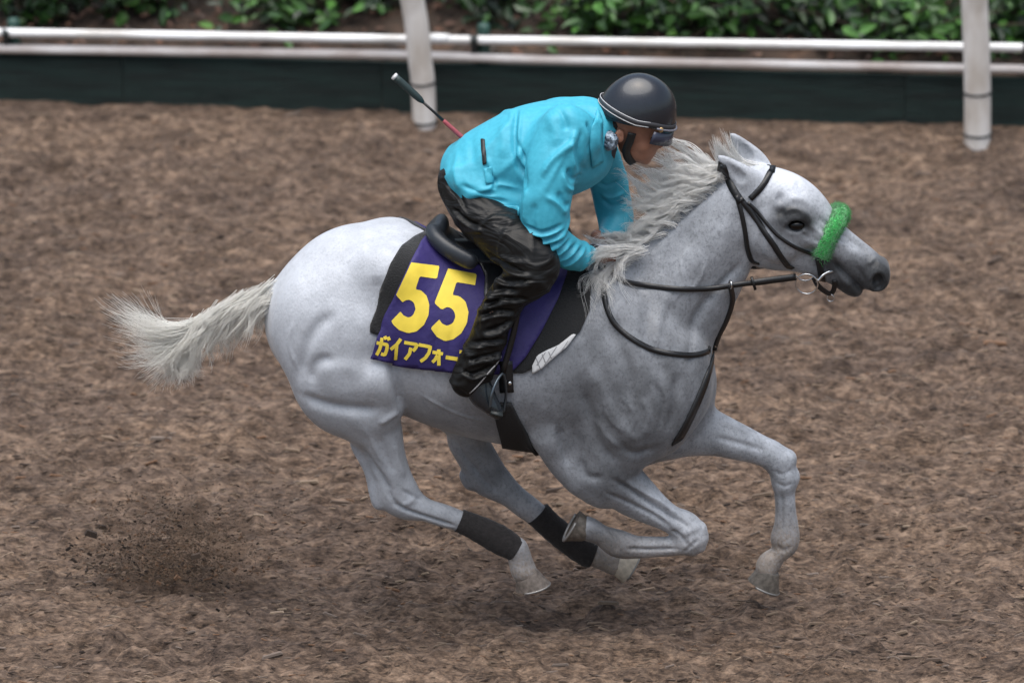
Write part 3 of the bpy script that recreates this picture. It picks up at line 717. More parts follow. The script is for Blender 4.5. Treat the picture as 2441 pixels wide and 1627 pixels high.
# face
Fc = dict(y=-.09, ylim=(-9, -.015))
def S2(pts, r, d): stroke(hV, hN, pts, r, d*1.4, **Fc)
S2([(1800,500),(1815,540),(1812,600),(1835,635)], 8, -.006)
S2([(1845,505),(1870,500)], 10, -.006)
S2([(1868,505),(1880,498),(1898,496),(1915,506),(1922,518)], 5, .005)        # upper lid
S2([(1872,524),(1895,533),(1918,526)], 4, .003)
S2([(1905,545),(1950,575),(2000,600)], 7, -.005)
S2([(1960,545),(2005,575),(2050,605)], 8, -.005)
S2([(1985,625),(2010,655),(2035,680),(2058,706)], 5, -.010)                    # mouth
S2([(1995,650),(2010,676),(2030,694)], 7, .004)
S2([(2070,640),(2085,628),(2102,640)], 5, .005)
S2([(2076,690),(2096,688),(2108,668)], 5, .004)
S2([(2040,640),(2060,670),(2070,692)], 6, -.004)
S2([(1900,440),(1920,470)], 8, -.004); S2([(1850,470),(1868,476)], 12, -.009); S2([(1880,470),(1915,478),(1940,505)], 8, .005); S2([(1925,530),(1960,560),(2005,590)], 6, .005); S2([(1950,520),(1990,555),(2040,590),(2075,620)], 7, -.006); S2([(1830,520),(1850,560),(1850,610)], 9, -.005)
hN = vnormals(hV, hF)
hbvh = bvh_of(hV, hF)

# coat: near-white hindquarters, iron-grey shoulder, dark muzzle
def blob(V, px, py, rx, ry, ang=0, y=-.2):
    c = P(px, py, y); dx = (V[:, 0]-c[0])*PPM; dz = (V[:, 2]-c[2])*PPM*CE
    a = math.radians(ang); u = dx*math.cos(a)-dz*math.sin(a); v = dx*math.sin(a)+dz*math.cos(a)
    return np.exp(-((u/rx)**2+(v/ry)**2))
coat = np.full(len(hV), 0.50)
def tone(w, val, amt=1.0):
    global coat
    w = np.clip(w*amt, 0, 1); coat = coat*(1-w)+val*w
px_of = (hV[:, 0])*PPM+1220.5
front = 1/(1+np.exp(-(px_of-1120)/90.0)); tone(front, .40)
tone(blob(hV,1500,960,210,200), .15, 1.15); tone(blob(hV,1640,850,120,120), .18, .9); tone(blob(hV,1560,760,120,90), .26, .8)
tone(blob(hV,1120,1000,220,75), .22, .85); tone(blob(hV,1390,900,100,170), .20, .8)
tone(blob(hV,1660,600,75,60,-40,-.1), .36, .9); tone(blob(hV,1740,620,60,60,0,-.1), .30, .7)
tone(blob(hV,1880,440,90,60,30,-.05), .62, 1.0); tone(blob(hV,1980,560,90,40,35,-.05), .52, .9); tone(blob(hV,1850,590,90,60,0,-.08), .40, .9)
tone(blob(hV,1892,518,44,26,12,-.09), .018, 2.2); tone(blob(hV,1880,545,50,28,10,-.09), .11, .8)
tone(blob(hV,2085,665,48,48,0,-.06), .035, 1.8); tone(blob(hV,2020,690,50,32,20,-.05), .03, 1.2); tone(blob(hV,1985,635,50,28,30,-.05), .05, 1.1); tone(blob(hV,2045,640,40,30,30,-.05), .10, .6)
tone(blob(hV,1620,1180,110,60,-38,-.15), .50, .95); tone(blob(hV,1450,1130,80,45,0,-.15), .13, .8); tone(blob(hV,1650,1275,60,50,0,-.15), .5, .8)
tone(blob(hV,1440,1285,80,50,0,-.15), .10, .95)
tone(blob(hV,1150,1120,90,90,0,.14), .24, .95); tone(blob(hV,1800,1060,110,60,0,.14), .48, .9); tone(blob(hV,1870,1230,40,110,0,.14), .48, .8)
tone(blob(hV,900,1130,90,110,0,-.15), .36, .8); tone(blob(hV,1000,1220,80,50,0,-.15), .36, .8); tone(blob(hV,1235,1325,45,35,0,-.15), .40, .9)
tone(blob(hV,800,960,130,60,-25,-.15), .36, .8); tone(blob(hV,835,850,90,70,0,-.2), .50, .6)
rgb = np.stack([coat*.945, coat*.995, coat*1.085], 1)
dirt = np.clip(np.exp(-((hV[:, 2]-.2)/.17)**2), 0, 1)*0.85                    # mud on the lower legs
wm = np.clip((dirt)*(0.6+0.8*RNG.random(len(hV))), 0, .8)[:, None]
rgb = rgb*(1-wm)+np.array([.30, .235, .18])*wm
cream = np.clip(np.exp(-((px_of-450)/90)**2), 0, 1)[:, None]*.5
rgb = rgb*(1-cream)+np.array([.62, .55, .42])*cream

mcoat, t, b = mat_new('grey_coat')
at = t.nodes.new('ShaderNodeVertexColor'); at.layer_name = 'col'
tc = t.nodes.new('ShaderNodeTexCoord')
n1 = t.nodes.new('ShaderNodeTexNoise'); n1.inputs['Scale'].default_value = 11; n1.inputs['Detail'].default_value = 5
n2 = t.nodes.new('ShaderNodeTexNoise'); n2.inputs['Scale'].default_value = 150; n2.inputs['Detail'].default_value = 3
mp = t.nodes.new('ShaderNodeMapping'); mp.inputs['Scale'].default_value = (1.0, 1.0, .35); mp.inputs['Rotation'].default_value = (0, .6, 0)
t.links.new(tc.outputs['Object'], n1.inputs[0]); t.links.new(tc.outputs['Object'], mp.inputs[0]); t.links.new(mp.outputs[0], n2.inputs[0])
r1 = t.nodes.new('ShaderNodeMapRange'); r1.inputs[1].default_value = .35; r1.inputs[2].default_value = .65; r1.inputs[3].default_value = .80; r1.inputs[4].default_value = 1.10
r2 = t.nodes.new('ShaderNodeMapRange'); r2.inputs[1].default_value = .3; r2.inputs[2].default_value = .7; r2.inputs[3].default_value = .93; r2.inputs[4].default_value = 1.03
t.links.new(n1.outputs[0], r1.inputs[0]); t.links.new(n2.outputs[0], r2.inputs[0])
mu = t.nodes.new('ShaderNodeMath'); mu.operation = 'MULTIPLY'; t.links.new(r1.outputs[0], mu.inputs[0]); t.links.new(r2.outputs[0], mu.inputs[1])
n3 = t.nodes.new('ShaderNodeTexNoise'); n3.inputs['Scale'].default_value = 85; n3.inputs['Detail'].default_value = 4; n3.inputs['Roughness'].default_value = .7; t.links.new(tc.outputs['Object'], n3.inputs[0])
r3 = t.nodes.new('ShaderNodeMapRange'); r3.inputs[1].default_value = .36; r3.inputs[2].default_value = .50; r3.inputs[3].default_value = .72; r3.inputs[4].default_value = 1.0; t.links.new(n3.outputs[0], r3.inputs[0])
vo = t.nodes.new('ShaderNodeTexVoronoi'); vo.feature = 'SMOOTH_F1'; vo.inputs['Scale'].default_value = 24; t.links.new(tc.outputs['Object'], vo.inputs['Vector'])
r4 = t.nodes.new('ShaderNodeMapRange'); r4.inputs[1].default_value = .1; r4.inputs[2].default_value = .6; r4.inputs[3].default_value = 1.08; r4.inputs[4].default_value = .86; t.links.new(vo.outputs['Distance'], r4.inputs[0])
mu2 = t.nodes.new('ShaderNodeMath'); mu2.operation = 'MULTIPLY'; t.links.new(r3.outputs[0], mu2.inputs[0]); t.links.new(r4.outputs[0], mu2.inputs[1])
mf = t.nodes.new('ShaderNodeMix'); mf.data_type = 'FLOAT'; mf.inputs[2].default_value = 1.0; t.links.new(at.outputs['Alpha'], mf.inputs[0]); mu4 = t.nodes.new('ShaderNodeMath'); mu4.operation = 'MULTIPLY'; t.links.new(mu2.outputs[0], mu4.inputs[0]); t.links.new(mu.outputs[0], mu4.inputs[1]); t.links.new(mu4.outputs[0], mf.inputs[3])
mu3 = t.nodes.new('ShaderNodeMath'); mu3.operation = 'MULTIPLY'; mu3.inputs[0].default_value = 1.0; t.links.new(mf.outputs[0], mu3.inputs[1]); mu = mu3
vm = t.nodes.new('ShaderNodeVectorMath'); vm.operation = 'SCALE'; t.links.new(at.outputs[0], vm.inputs[0]); t.links.new(mu.outputs[0], vm.inputs['Scale'])
t.links.new(vm.outputs[0], b.inputs['Base Color'])
bp = t.nodes.new('ShaderNodeBump'); bp.inputs['Strength'].default_value = .35; bp.inputs['Distance'].default_value = .006
t.links.new(n2.outputs[0], bp.inputs['Height']); t.links.new(bp.outputs[0], b.inputs['Normal'])
b.inputs['Roughness'].default_value = .5; b.inputs['Specular IOR Level'].default_value = .32
b.inputs['Sheen Weight'].default_value = .15; b.inputs['Sheen Roughness'].default_value = .4

horse = thing('horse', 'grey racehorse galloping to the right with all four hooves off the ground', 'horse', HB)
fleck = np.clip(.42+.58/(1+np.exp(-(px_of-1080)/110.0))-.5*blob(hV,1880,430,100,70,30,-.05), .1, 1)
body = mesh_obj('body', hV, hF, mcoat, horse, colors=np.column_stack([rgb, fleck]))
M_eye = mat('eye_black', (.004, .003, .003), .1, spec=.35)
def ico(c, r, sub=3):
    bm = bmesh.new(); bmesh.ops.create_icosphere(bm, subdivisions=sub, radius=1)
    V = np.array([v.co[:] for v in bm.verts])*np.array(r)+np.array(c); F = [tuple(v.index for v in f.verts) for f in bm.faces]; bm.free(); return V, F
for sgn in (-1, 1):
    V, F = ico(P(1896,516,0)+np.array([0, sgn*.092, 0]), (.032,.024,.021)); mesh_obj('eye', V, F, M_eye, horse)

# hooves: wall, sole, frog and a light racing plate
M_hoof = mat('hoof_horn', (.20, .165, .14), .55, noise=.5, nscale=60, bump=.3, bscale=200, bdist=.002)
M_hoofd = mat('hoof_dark', (.15, .13, .11), .5, noise=.5, nscale=60, bump=.3, bscale=200, bdist=.002)
M_hoofc = mat('hoof_pale', (.58, .50, .40), .5, noise=.3, nscale=50, bump=.3, bscale=200, bdist=.002)
M_plate = mat('aluminium_plate', (.32, .31, .30), .55, metal=.7)
M_sole = mat('sole_dark', (.11, .09, .075), .8, bump=.5, bscale=90)
def hoof(cor, sole, toe, y, m, rc=.040, rs=.052, lat=(0, 1, 0), sc=1.0):
    """cor, sole: pixel centres of coronet and ground face; toe: pixel direction of the toe"""
    A = P(*cor, y); B = P(*sole, y); ax = B-A; h = np.linalg.norm(ax); ax /= h
    T = P(cor[0]+toe[0], cor[1]+toe[1], y)-A; T -= (T@ax)*ax; T /= np.linalg.norm(T); L = np.cross(ax, T)
    n = 28; V = []; F = []
    rings = [(-.10, rc*.93, 0), (0, rc*1.04, 0), (.5, (rc+rs)/2, .010), (1, rs, .020)]
    for (s, r, sh) in rings:
        for k in range(n):
            a = 2*math.pi*k/n; ca, sa = math.cos(a), math.sin(a)
            rr = r*(1.0+.10*ca) if ca > 0 else r*(1-.12*ca*ca)
            hh = h*s*(1.0+.0*ca) - (h*.35*(1-ca)/2 if s > .9 else 0)*0
            V.append(A+ax*hh+T*(rr*ca*1.05+sh*(.4+.6*ca)*sc)+L*rr*sa*.95)
    for i in range(3):
        for k in range(n): F.append((i*n+k, i*n+(k+1) % n, (i+1)*n+(k+1) % n, (i+1)*n+k))
    F.append(tuple(range(n))[::-1])
    ho = mesh_obj('hoof', V, F, m, horse)
    # sole, slightly hollow
    V2 = []; F2 = []
    rim = np.array(V[3*n:4*n]); cen = rim.mean(0)
    for s, d in ((1.0, 0), (.80, -.001), (.72, -.004), (0, -.005)):
        for k in range(n): V2.append(cen+(rim[k]-cen)*s+ax*d)
    for i in range(3):
        for k in range(n): F2.append((i*n+k, i*n+(k+1) % n, (i+1)*n+(k+1) % n, (i+1)*n+k))
    mesh_obj('sole', np.array(V2), F2, M_sole, ho)
    pts = []
    for k in range(-9, 10): pts.append(cen+(rim[k % n]-cen)*.90+ax*.003)
    nn = np.tile(ax, (len(pts), 1)); v, f = tube(np.array(pts), .0085, flat=(nn, .006)); mesh_obj('horseshoe', v, f, M_plate, ho)
    w = cen-T*rs*.75; tip = cen+T*rs*.15
    v = np.array([w+L*.022-ax*.008, w-L*.022-ax*.008, tip-ax*.008, w+L*.012-ax*.0, w-L*.012-ax*.0, tip-ax*.003]); mesh_obj('frog', v, [(0,1,2),(3,5,4),(0,2,5,3),(1,4,5,2),(0,3,4,1)], M_sole, ho)
    return ho
hoof((1252,1364), (1262,1400), (30, 6), -.14, M_hoof)
hoof((1470,1344), (1500,1360), (16, -18), .14, M_hoofc)
hoof((1400,1262), (1368,1246), (-30, 26), -.14, M_hoofd)
hoof((1830,1358), (1812,1392), (22, 16), .14, M_hoofd)

# leg tufts behind the fetlocks are part of the coat; hair next
M_hair = mat('pale_hair', (.97, .97, .97), .35, noise=.04, nscale=30, sheen=.2)
M_tail = mat('tail_hair', (.97, .96, .92), .35, noise=.05, nscale=25, sheen=.2)
def translucent(m, w):
    t = m.node_tree; b = t.nodes['Principled BSDF']; o = t.nodes['Material Output']; x = t.nodes.new('ShaderNodeBsdfTranslucent'); x.inputs[0].default_value = (.97, .96, .93, 1)
    mx = t.nodes.new('ShaderNodeMixShader'); mx.inputs[0].default_value = w; t.links.new(b.outputs[0], mx.inputs[1]); t.links.new(x.outputs[0], mx.inputs[2]); t.links.new(mx.outputs[0], o.inputs[0])
translucent(M_hair, .5); translucent(M_tail, .5)
def hair(strands, rad, sides=3):
    Vs, Fs, o = [], [], 0
    for s, r in zip(strands, rad):
        n = len(s); T = np.gradient(s, axis=0); T /= np.linalg.norm(T, axis=1, keepdims=True)+1e-9
        u = np.cross(T, [0.13, 0.97, 0.2]); u /= np.linalg.norm(u, axis=1, keepdims=True)+1e-9; w = np.cross(T, u)
        q = np.linspace(0, 1, n); rr = r*(1-.85*q**1.5)
        ring_ = np.stack([s+(math.cos(a)*u+math.sin(a)*w)*rr[:, None] for a in 2*np.pi*np.arange(sides)/sides], 1).reshape(-1, 3)
        idx = np.arange(n-1)[:, None]*sides+np.arange(sides)[None]; nx = np.arange(n-1)[:, None]*sides+(np.arange(sides)[None]+1) % sides
        Fs.append(np.stack([idx, nx, nx+sides, idx+sides], -1).reshape(-1, 4)+o); Vs.append(ring_); o += n*sides
    return np.vstack(Vs), np.vstack(Fs)
def locks(guides, per, spread, seed=0, wav=.010, n=16, rr=(.0007, .0016), tipk=.55, stray=.10):
    """guides: 4 pixel control points, two depths; each becomes a wavy lock whose strands draw together at the tip"""
    r = np.random.default_rng(seed); out, rad = [], []; t = np.linspace(0, 1, n)[:, None]
    for g in guides:
        (a, b_, c, d), y0, y1 = g[0], g[1], g[2]; k = g[3] if len(g) > 3 else 1.0; tk = g[4] if len(g) > 4 else tipk
        c0, c1, c2, c3_ = P(*a, y0), P(*b_, y0*.7+y1*.3), P(*c, y0*.3+y1*.7), P(*d, y1)
        ph = r.uniform(0, 6.28, 3); fr = r.uniform(4, 8, 3); am = wav*r.uniform(.4, 1.3)
        for i in range(max(3, int(per*k))):
            j = r.normal(0, 1, 3)*np.array([1, .7, 1]); L = r.uniform(.70, 1.05); j2 = r.normal(0, 1, 3)
            e = c0+(c3_-c0)*L+(c3_-c2)*.0
            q = bez(c0, c1, c2, e, n)+np.sin(t*fr+ph)*am*t
            q = q+j*spread*(1-tk*t)+j2*spread*.30*t*t*(3.0 if r.random() < stray else 1.0)
            out.append(q); rad.append(r.uniform(*rr))
    return out, rad
U = RNG.uniform
def dock_at(f):
    q = np.array([(668,690),(615,702),(560,722),(505,746),(468,770),(446,798)], float); i = min(int(f*5), 4); a = f*5-i; return q[i]*(1-a)+q[i+1]*a
tg = []
for i in range(46):                                   # cover hair lying along the dock
    f = i/46; p = dock_at(f*.8); e = dock_at(min(1, f*.8+.42)); m1 = dock_at(f*.8+.14*.9); y = U(-.03, .025); dn = U(4, 34)
    tg.append(((tuple(p+[U(-4, 12), U(-26, 12)*(1-.5*f)]), (m1[0], m1[1]-4+dn*.2), (e[0]+25, e[1]-14+dn*.7), (e[0]-U(0, 25), e[1]+dn*1.5)), y-.01, y*1.4-.01, 1.0))
for i in range(150):                                   # wisps hanging below
    f = U(.0, .85); p = dock_at(f); ln = U(45, 150)*(.8+.5*f); y = U(-.05, .025)
    tg.append(((tuple(p+[0, 6]), (p[0]-16, p[1]+ln*.3), (p[0]-32-U(0, 10), p[1]+ln*.7), (p[0]-22-U(0, 60), p[1]+ln)), y, y*1.5-.01, .6))
for i in range(84):                                   # the streaming fan
    g = (i+.5)/84; p = dock_at(U(.62, 1.0)); ex = 262+110*g**2.5+U(0, 95)*(1 if U(0, 1) < .6 else .2); ey = 692+225*g+U(-16, 16); y = U(-.06, .06)
    tg.append(((tuple(p), (436-6*g, 780+45*g), (398-40*(1-g), 786+112*g), (ex-16, ey+8)), y*.4, y*1.3, .46, -.5))
for i in range(34):                                   # cream tip curling under
    g = i/33; p = dock_at(U(.7, 1.0)); tg.append(((tuple(p), (424, 828), (420+12*g, 885+12*g), (385+95*g+U(-14, 14), 915-20*g+U(-10, 12))), U(-.05, .03), U(-.06, .05), .8))
st, rd = locks(tg, 22, .0095, 3, .018, 20, (.0006, .0014), .45, .12)
V, F = hair(st, rd); mesh_obj('tail', V, F, M_tail, horse)
# mane: blown up and back off the crest in long wavy locks
crest_q = np.array([(1748,416),(1712,446),(1672,482),(1630,522),(1588,560),(1548,588),(1510,612),(1476,634),(1450,655)], float)
def crest_at(f): q = f*8; i = min(int(q), 7); return crest_q[i]*(1-q+i)+crest_q[i+1]*(q-i)
mg = []
for i in range(210):
    f = U(0, .86); p = crest_at(f); rise = U(.12, 1.45)*(1.0 if f > .1 else .8)*(1.18 if .1 < f < .5 else 1); ln = (108+24*math.sin(f*6.5+.3)+16*math.sin(f*19))*U(.75, 1.2)*(.8 if f < .1 else 1)
    droop = .10+.45*f+.35*(1-rise); y = (.03-.06*(1-rise))+U(-.012, .012)
    q1 = p+np.array([-.42, -.80])*ln*.42*rise; q2 = q1+np.array([-.92, -.30*rise+.10])*ln*.40; q3 = q2+np.array([-.80, -.22*rise+droop])*ln*.46
    mg.append(((tuple(p+[U(-6, 6), U(-2, 6)]), tuple(q1), tuple(q2), tuple(q3)), y, y*1.5-.02, 1.0))
for i in range(30):                                   # locks falling over the withers and the rider's hands
    f = U(.66, 1.0); p = crest_at(f); g = U(0, 1)
    mg.append(((tuple(p+[6, -4]), (p[0]-30, p[1]-12+18*g), (p[0]-62-12*g, p[1]+10+35*g), (p[0]-72+U(-30, 24)+26*g, p[1]+40+85*g+U(-16, 20))), -.075, -.185-.02*g, .55))
for i in range(16): mg.append(((( 1512+U(-12, 8), 600+U(-8, 8)), (1482, 588+U(-8, 8)), (1442, 590+U(-12, 12)), (1392+U(-14, 18), 628+U(-18, 30))), -.08, -.20, .7))
st, rd = locks(mg, 19, .0085, 5, .027, 24, (.0006, .0015), .78, .08)
fl = []
for i in range(22):                                   # forelock and poll hair whipped up between the ears
    g = U(0, 1); fl.append((((1822-70*g,398+12*g), (1796-66*g,392+8*g), (1752-56*g,386-4*g), (1738-62*g+U(-14,14),312+28*g+U(-8,14))), .02, .0, .8))
s2, r2_ = locks(fl, 14, .006, 6, .008)
V, F = hair(st, rd); mesh_obj('mane', V, F, M_hair, horse)
V, F = hair(s2, r2_); mesh_obj('forelock', V, F, M_hair, horse)
# ================================================================== the rider
M_jac = None
def tight(spec, s):
    """the same limb, slimmer: the body inside the clothes"""
    out = []
    for q in spec:
        q = list(q)
        if len(q) >= 5 and q[3] > 3:
            mx, my = (q[0]+q[2])/2, (q[1]+q[3])/2; q[0] = mx+(q[0]-mx)*s; q[2] = mx+(q[2]-mx)*s; q[1] = my+(q[1]-my)*s; q[3] = my+(q[3]-my)*s; q[4] *= s
        else: q[2] *= s; q[3] *= s
        out.append(tuple(q))
    return out
TORSO = [(1128,400,62,.145),(1150,396,88,.165),(1200,388,108,.175),(1262,372,122,.18),(1322,350,115,.19),(1372,326,92,.17),(1405,308,66,.12)]
ARM_N = [(1352,318,70,.085,-.15),(1248,405,1382,400,.085,-.215),(1244,468,1366,460,.08,-.25),(1240,525,1356,512,.075,-.27),(1262,580,1352,545,.068,-.27),(1298,614,1362,556,.058,-.245),(1345,640,1388,574,.050,-.19),(1390,630,1410,584,.040,-.14),(1404,622,1416,590,.036,-.115)]
ARM_F = [(1375,318,60,.08,.12),(1425,370,52,.075,.19),(1448,430,46,.065,.23),(1464,490,44,.058,.235),(1470,535,40,.05,.20),(1455,562,32,.04,.14),(1440,574,26,.036,.10)]
LEG_N = [(1100,442,56,.085,-.075),(1128,492,58,.088,-.13),(1182,545,62,.09,-.21),(1240,590,62,.085,-.285),(1286,632,50,.072,-.325),(1262,666,48,.062,-.345)]
CALF_N = [(1258,662,49,.063),(1208,708,46,.057),(1178,762,43,.054),(1160,812,43,.052),(1140,862,46,.050),(1122,894,44,.048),(1112,910,38,.046)]
LEG_F = [(1108,425,62,.10,.08),(1180,480,60,.095,.18),(1260,530,58,.085,.27),(1318,565,48,.075,.32),(1290,610,50,.06,.35),(1220,690,46,.055,.35),(1160,780,40,.05,.34)]
def cyc(f, spec, y=0.0, k=.03, dens=4, **kw):
    C, R, W = stations(spec, y, dens); f.chain(C, R, W, k=k, **kw)
rider = thing('person', 'rider in a turquoise jacket, black trousers and dark helmet crouching over the horse', 'person', (float(P(1110,560)[0]), 0, float(P(1110,560)[2])))

# ---- body: one continuous figure under the clothes, with head, neck and fingered hands
rf = Field((-.42, -.48, .55), (.72, .46, 2.32), .0065)
cyc(rf, tight(TORSO, .80)); cyc(rf, tight(ARM_N[:-2], .64)); cyc(rf, tight(ARM_F[:-2], .66)); cyc(rf, tight(LEG_N, .66)); cyc(rf, tight(CALF_N, .60), -.35); cyc(rf, tight(LEG_F, .66))
cyc(rf, [(1405,308,40,.06),(1440,305,36,.055),(1470,295,38,.055)], 0, .03)                     # neck
rf.ball(P(1515,262), (.115,.078,.10), .04)                                                      # skull
cyc(rf, [(1508,300,46,.065),(1522,325,44,.060),(1530,348,36,.048),(1532,366,20,.034)], 0, .03) # face and jaw
cyc(rf, [(1494,350,20,.045),(1525,366,18,.032)], 0, .02)
cyc(rf, [(1556,318,14,.011),(1572,336,11,.010),(1570,344,10,.016)], 0, .010)                   # nose
cyc(rf, [(1553,357,8,.020),(1556,361,8,.018)], 0, .006); cyc(rf, [(1550,370,8,.017)], 0, .008, dens=1)  # lips
cyc(rf, [(1540,383,10,.018)], 0, .015, dens=1)                                                  # chin
for sgn in (-1, 1):
    rf.ball(P(1551,322,0)+np.array([0, sgn*.030, 0]), (.014,.015,.010), .008, cut=True)         # eye sockets
    rf.ball(P(1535,338,0)+np.array([0, sgn*.042, 0]), (.022,.016,.018), .02)                    # cheekbones
    rf.ball(P(1476,308,0)+np.array([0, sgn*.080, 0]), (.018,.010,.028), .008)                   # ears
    rf.ball(P(1479,308,0)+np.array([0, sgn*.091, 0]), (.009,.008,.015), .006, cut=True)
# hands closed on the reins
def hand(f, wrist, y, dirx):
    w = P(*wrist, y); d = np.array([.86, dirx*.30, -.40]); d /= np.linalg.norm(d); lat = np.cross(d, [0, 0, 1.0]); lat /= np.linalg.norm(lat); upv = np.cross(lat, d)
    f.chain(np.array([w-d*.03, w+d*.02, w+d*.075]), np.array([.024, .026, .027]), np.array([.028, .036, .038]), k=.015, n=lat)
    for i, ln in enumerate((.036, .042, .040, .032)):
        o = lat*(.030-.0195*i); k0 = w+d*.078+o+upv*.006; k1 = k0+d*ln*.75-upv*.012; k2 = k1-upv*ln*.85-d*.004; k3 = k2-d*ln*.55-upv*.004
        f.chain(np.array([w+d*.05+o, k0, k1, k2, k3]), np.array([.010,.0098,.0092,.0086,.0078]), np.array([.010,.0098,.0092,.0086,.0078]), k=.004, inner=.002)
    t0 = w+d*.022+lat*.030*(1 if dirx < 0 else -1)*-1; t1 = t0+d*.034-lat*dirx*.010-upv*.010; t2 = t1+d*.026+lat*dirx*.012-upv*.012
    f.chain(np.array([t0, t1, t2]), np.array([.0125,.0105,.009]), np.array([.0125,.0105,.009]), k=.008, inner=.002)
    return w+d*.085-upv*.02
HN = hand(rf, (1410,600), -.105, 1.0); HF_ = hand(rf, (1440,572), .095, -1.0)
rV, rF = rf.mesh(2)
M_skin = mat('skin', (.33, .155, .10), .5, noise=.15, nscale=30, bump=.15, bscale=250, bdist=.002)
mesh_obj('body', rV, rF, M_skin, rider)
M_hairb = mat('black_hair', (.012, .010, .009), .5, bump=.6, bscale=200)
v, f = ico(P(1462,288), (.055,.070,.045), 3); mesh_obj('hair', v, f, M_hairb, rider)

# ---- turquoise rain jacket
mj, t, b = mat_new('turquoise_nylon'); tc = t.nodes.new('ShaderNodeTexCoord')
n1 = t.nodes.new('ShaderNodeTexNoise'); n1.noise_type = 'RIDGED_MULTIFRACTAL'; n1.inputs['Scale'].default_value = 4.5; n1.inputs['Detail'].default_value = 2; n1.inputs['Distortion'].default_value = .6
n2 = t.nodes.new('ShaderNodeTexNoise'); n2.inputs['Scale'].default_value = 55; n2.inputs['Detail'].default_value = 3
t.links.new(tc.outputs['Object'], n1.inputs[0]); t.links.new(tc.outputs['Object'], n2.inputs[0])
rp = ramp(n2.outputs[0], [(.35, (.045, .335, .455)), (.65, (.055, .375, .505))]); t.links.new(rp.outputs[0], b.inputs['Base Color'])
b1 = t.nodes.new('ShaderNodeBump'); b1.inputs['Strength'].default_value = .55; b1.inputs['Distance'].default_value = .022; t.links.new(n1.outputs[0], b1.inputs['Height'])
b2 = t.nodes.new('ShaderNodeBump'); b2.inputs['Strength'].default_value = .25; b2.inputs['Distance'].default_value = .004; t.links.new(n2.outputs[0], b2.inputs['Height']); t.links.new(b1.outputs[0], b2.inputs['Normal']); t.links.new(b2.outputs[0], b.inputs['Normal'])
b.inputs['Roughness'].default_value = .5; b.inputs['Specular IOR Level'].default_value = .3
jf = Field((-.35, -.42, 1.05), (.55, .42, 2.22), .005)
cyc(jf, TORSO); cyc(jf, [(1084,384,26,.14),(1106,406,64,.185),(1150,430,80,.205),(1200,450,82,.205),(1248,452,82,.195)], 0, .03)
cyc(jf, [(1340,375,66,.15),(1380,385,56,.12),(1408,380,46,.10)], 0, .07); cyc(jf, ARM_N, 0, .045); cyc(jf, ARM_F, 0, .045)
cyc(jf, [(1395,300,66,.10),(1425,300,60,.085),(1440,310,54,.078)], 0, .02)                     # collar
cyc(jf, [(1412,300,44,.07),(1440,306,42,.066),(1475,310,44,.062)], 0, .004, cut=True)
jV, jF = jf.mesh(2); jN = vnormals(jV, jF)
JS = lambda pts, r, d, y=-.2, ylim=(-9, .05): stroke(jV, jN, pts, r*.9, d*1.35, y, ylim)
JS([(1255,244),(1236,275),(1226,330),(1232,380),(1250,420)], 7, -.012, -.16)        # side seam fold
JS([(1262,252),(1244,285),(1236,340),(1246,400)], 7, .008, -.16)
JS([(1232,340),(1246,375),(1252,430)], 6, -.010, -.18)
JS([(1375,330),(1340,345),(1310,370),(1290,400)], 9, .010, -.2)
JS([(1385,300),(1380,340),(1385,380),(1395,410)], 7, -.012, -.16)
JS([(1370,300),(1362,345),(1370,390)], 7, .009, -.18)
JS([(1355,385),(1365,410),(1385,425)], 6, -.012, -.2); JS([(1340,390),(1350,425),(1375,445)], 6, .009, -.2)
JS([(1330,440),(1345,470),(1358,482)], 7, -.010, -.24); JS([(1300,450),(1330,470),(1352,500)], 8, .007, -.25)
JS([(1258,440),(1252,480),(1248,520)], 6, .006, -.26); JS([(1275,470),(1268,510),(1275,545)], 8, -.006, -.27)
for k, (a, b_, c) in enumerate([((1252,548),(1290,556),(1345,540)),((1262,572),(1300,576),(1352,556)),((1280,592),(1318,592),(1362,566)),((1300,608),(1340,606),(1380,580)),((1330,628),(1362,618),(1395,594)),((1250,528),(1290,538),(1340,524))]):
    JS([a, b_, c], 4.5, -.011, -.27); JS([(p[0]+3, p[1]+9) for p in (a, b_, c)], 4.5, .007, -.27)
JS([(1400,270),(1408,300),(1404,340)], 5, -.010, -.1); JS([(1422,262),(1424,300),(1418,340)], 4, .007, -.08)
JS([(1120,455),(1160,450),(1190,440),(1240,450)], 7, .006, -.18); JS([(1100,440),(1140,452),(1185,458)], 6, -.008, -.18)
JS([(1130,470),(1170,470),(1215,478)], 6, -.006, -.18); JS([(1160,400),(1180,430),(1176,450)], 5, -.007, -.18)
JS([(1160,380),(1172,410),(1178,432)], 6, .005, -.18); JS([(1090,370),(1085,410),(1095,445)], 8, .006, -.14)
JS([(1100,320),(1120,350),(1130,400)], 12, -.005, -.15); JS([(1190,280),(1200,330),(1195,380)], 14, .005, -.17)
JS([(1145,494),(1190,505),(1240,508)], 4, -.006, -.18)
JS([(1290,260),(1320,290),(1330,330)], 16, .006, -.17); JS([(1320,240),(1345,275),(1350,300)], 9, -.006, -.17)
stroke(jV, jN, [(1425,430),(1445,440),(1478,430)], 5, -.009, .18, (.05, .4)); stroke(jV, jN, [(1430,460),(1455,470),(1488,462)], 5, .007, .18, (.05, .4)); stroke(jV, jN, [(1435,480),(1460,490),(1492,482)], 5, -.009, .18, (.05, .4))
jN = vnormals(jV, jF); crinkle(jV, jN, .24, .0065, 41, (1, .8, .8), 5, .35)
jac = mesh_obj('jacket', jV, jF, mj, rider)
jbvh = bvh_of(jV, jF)
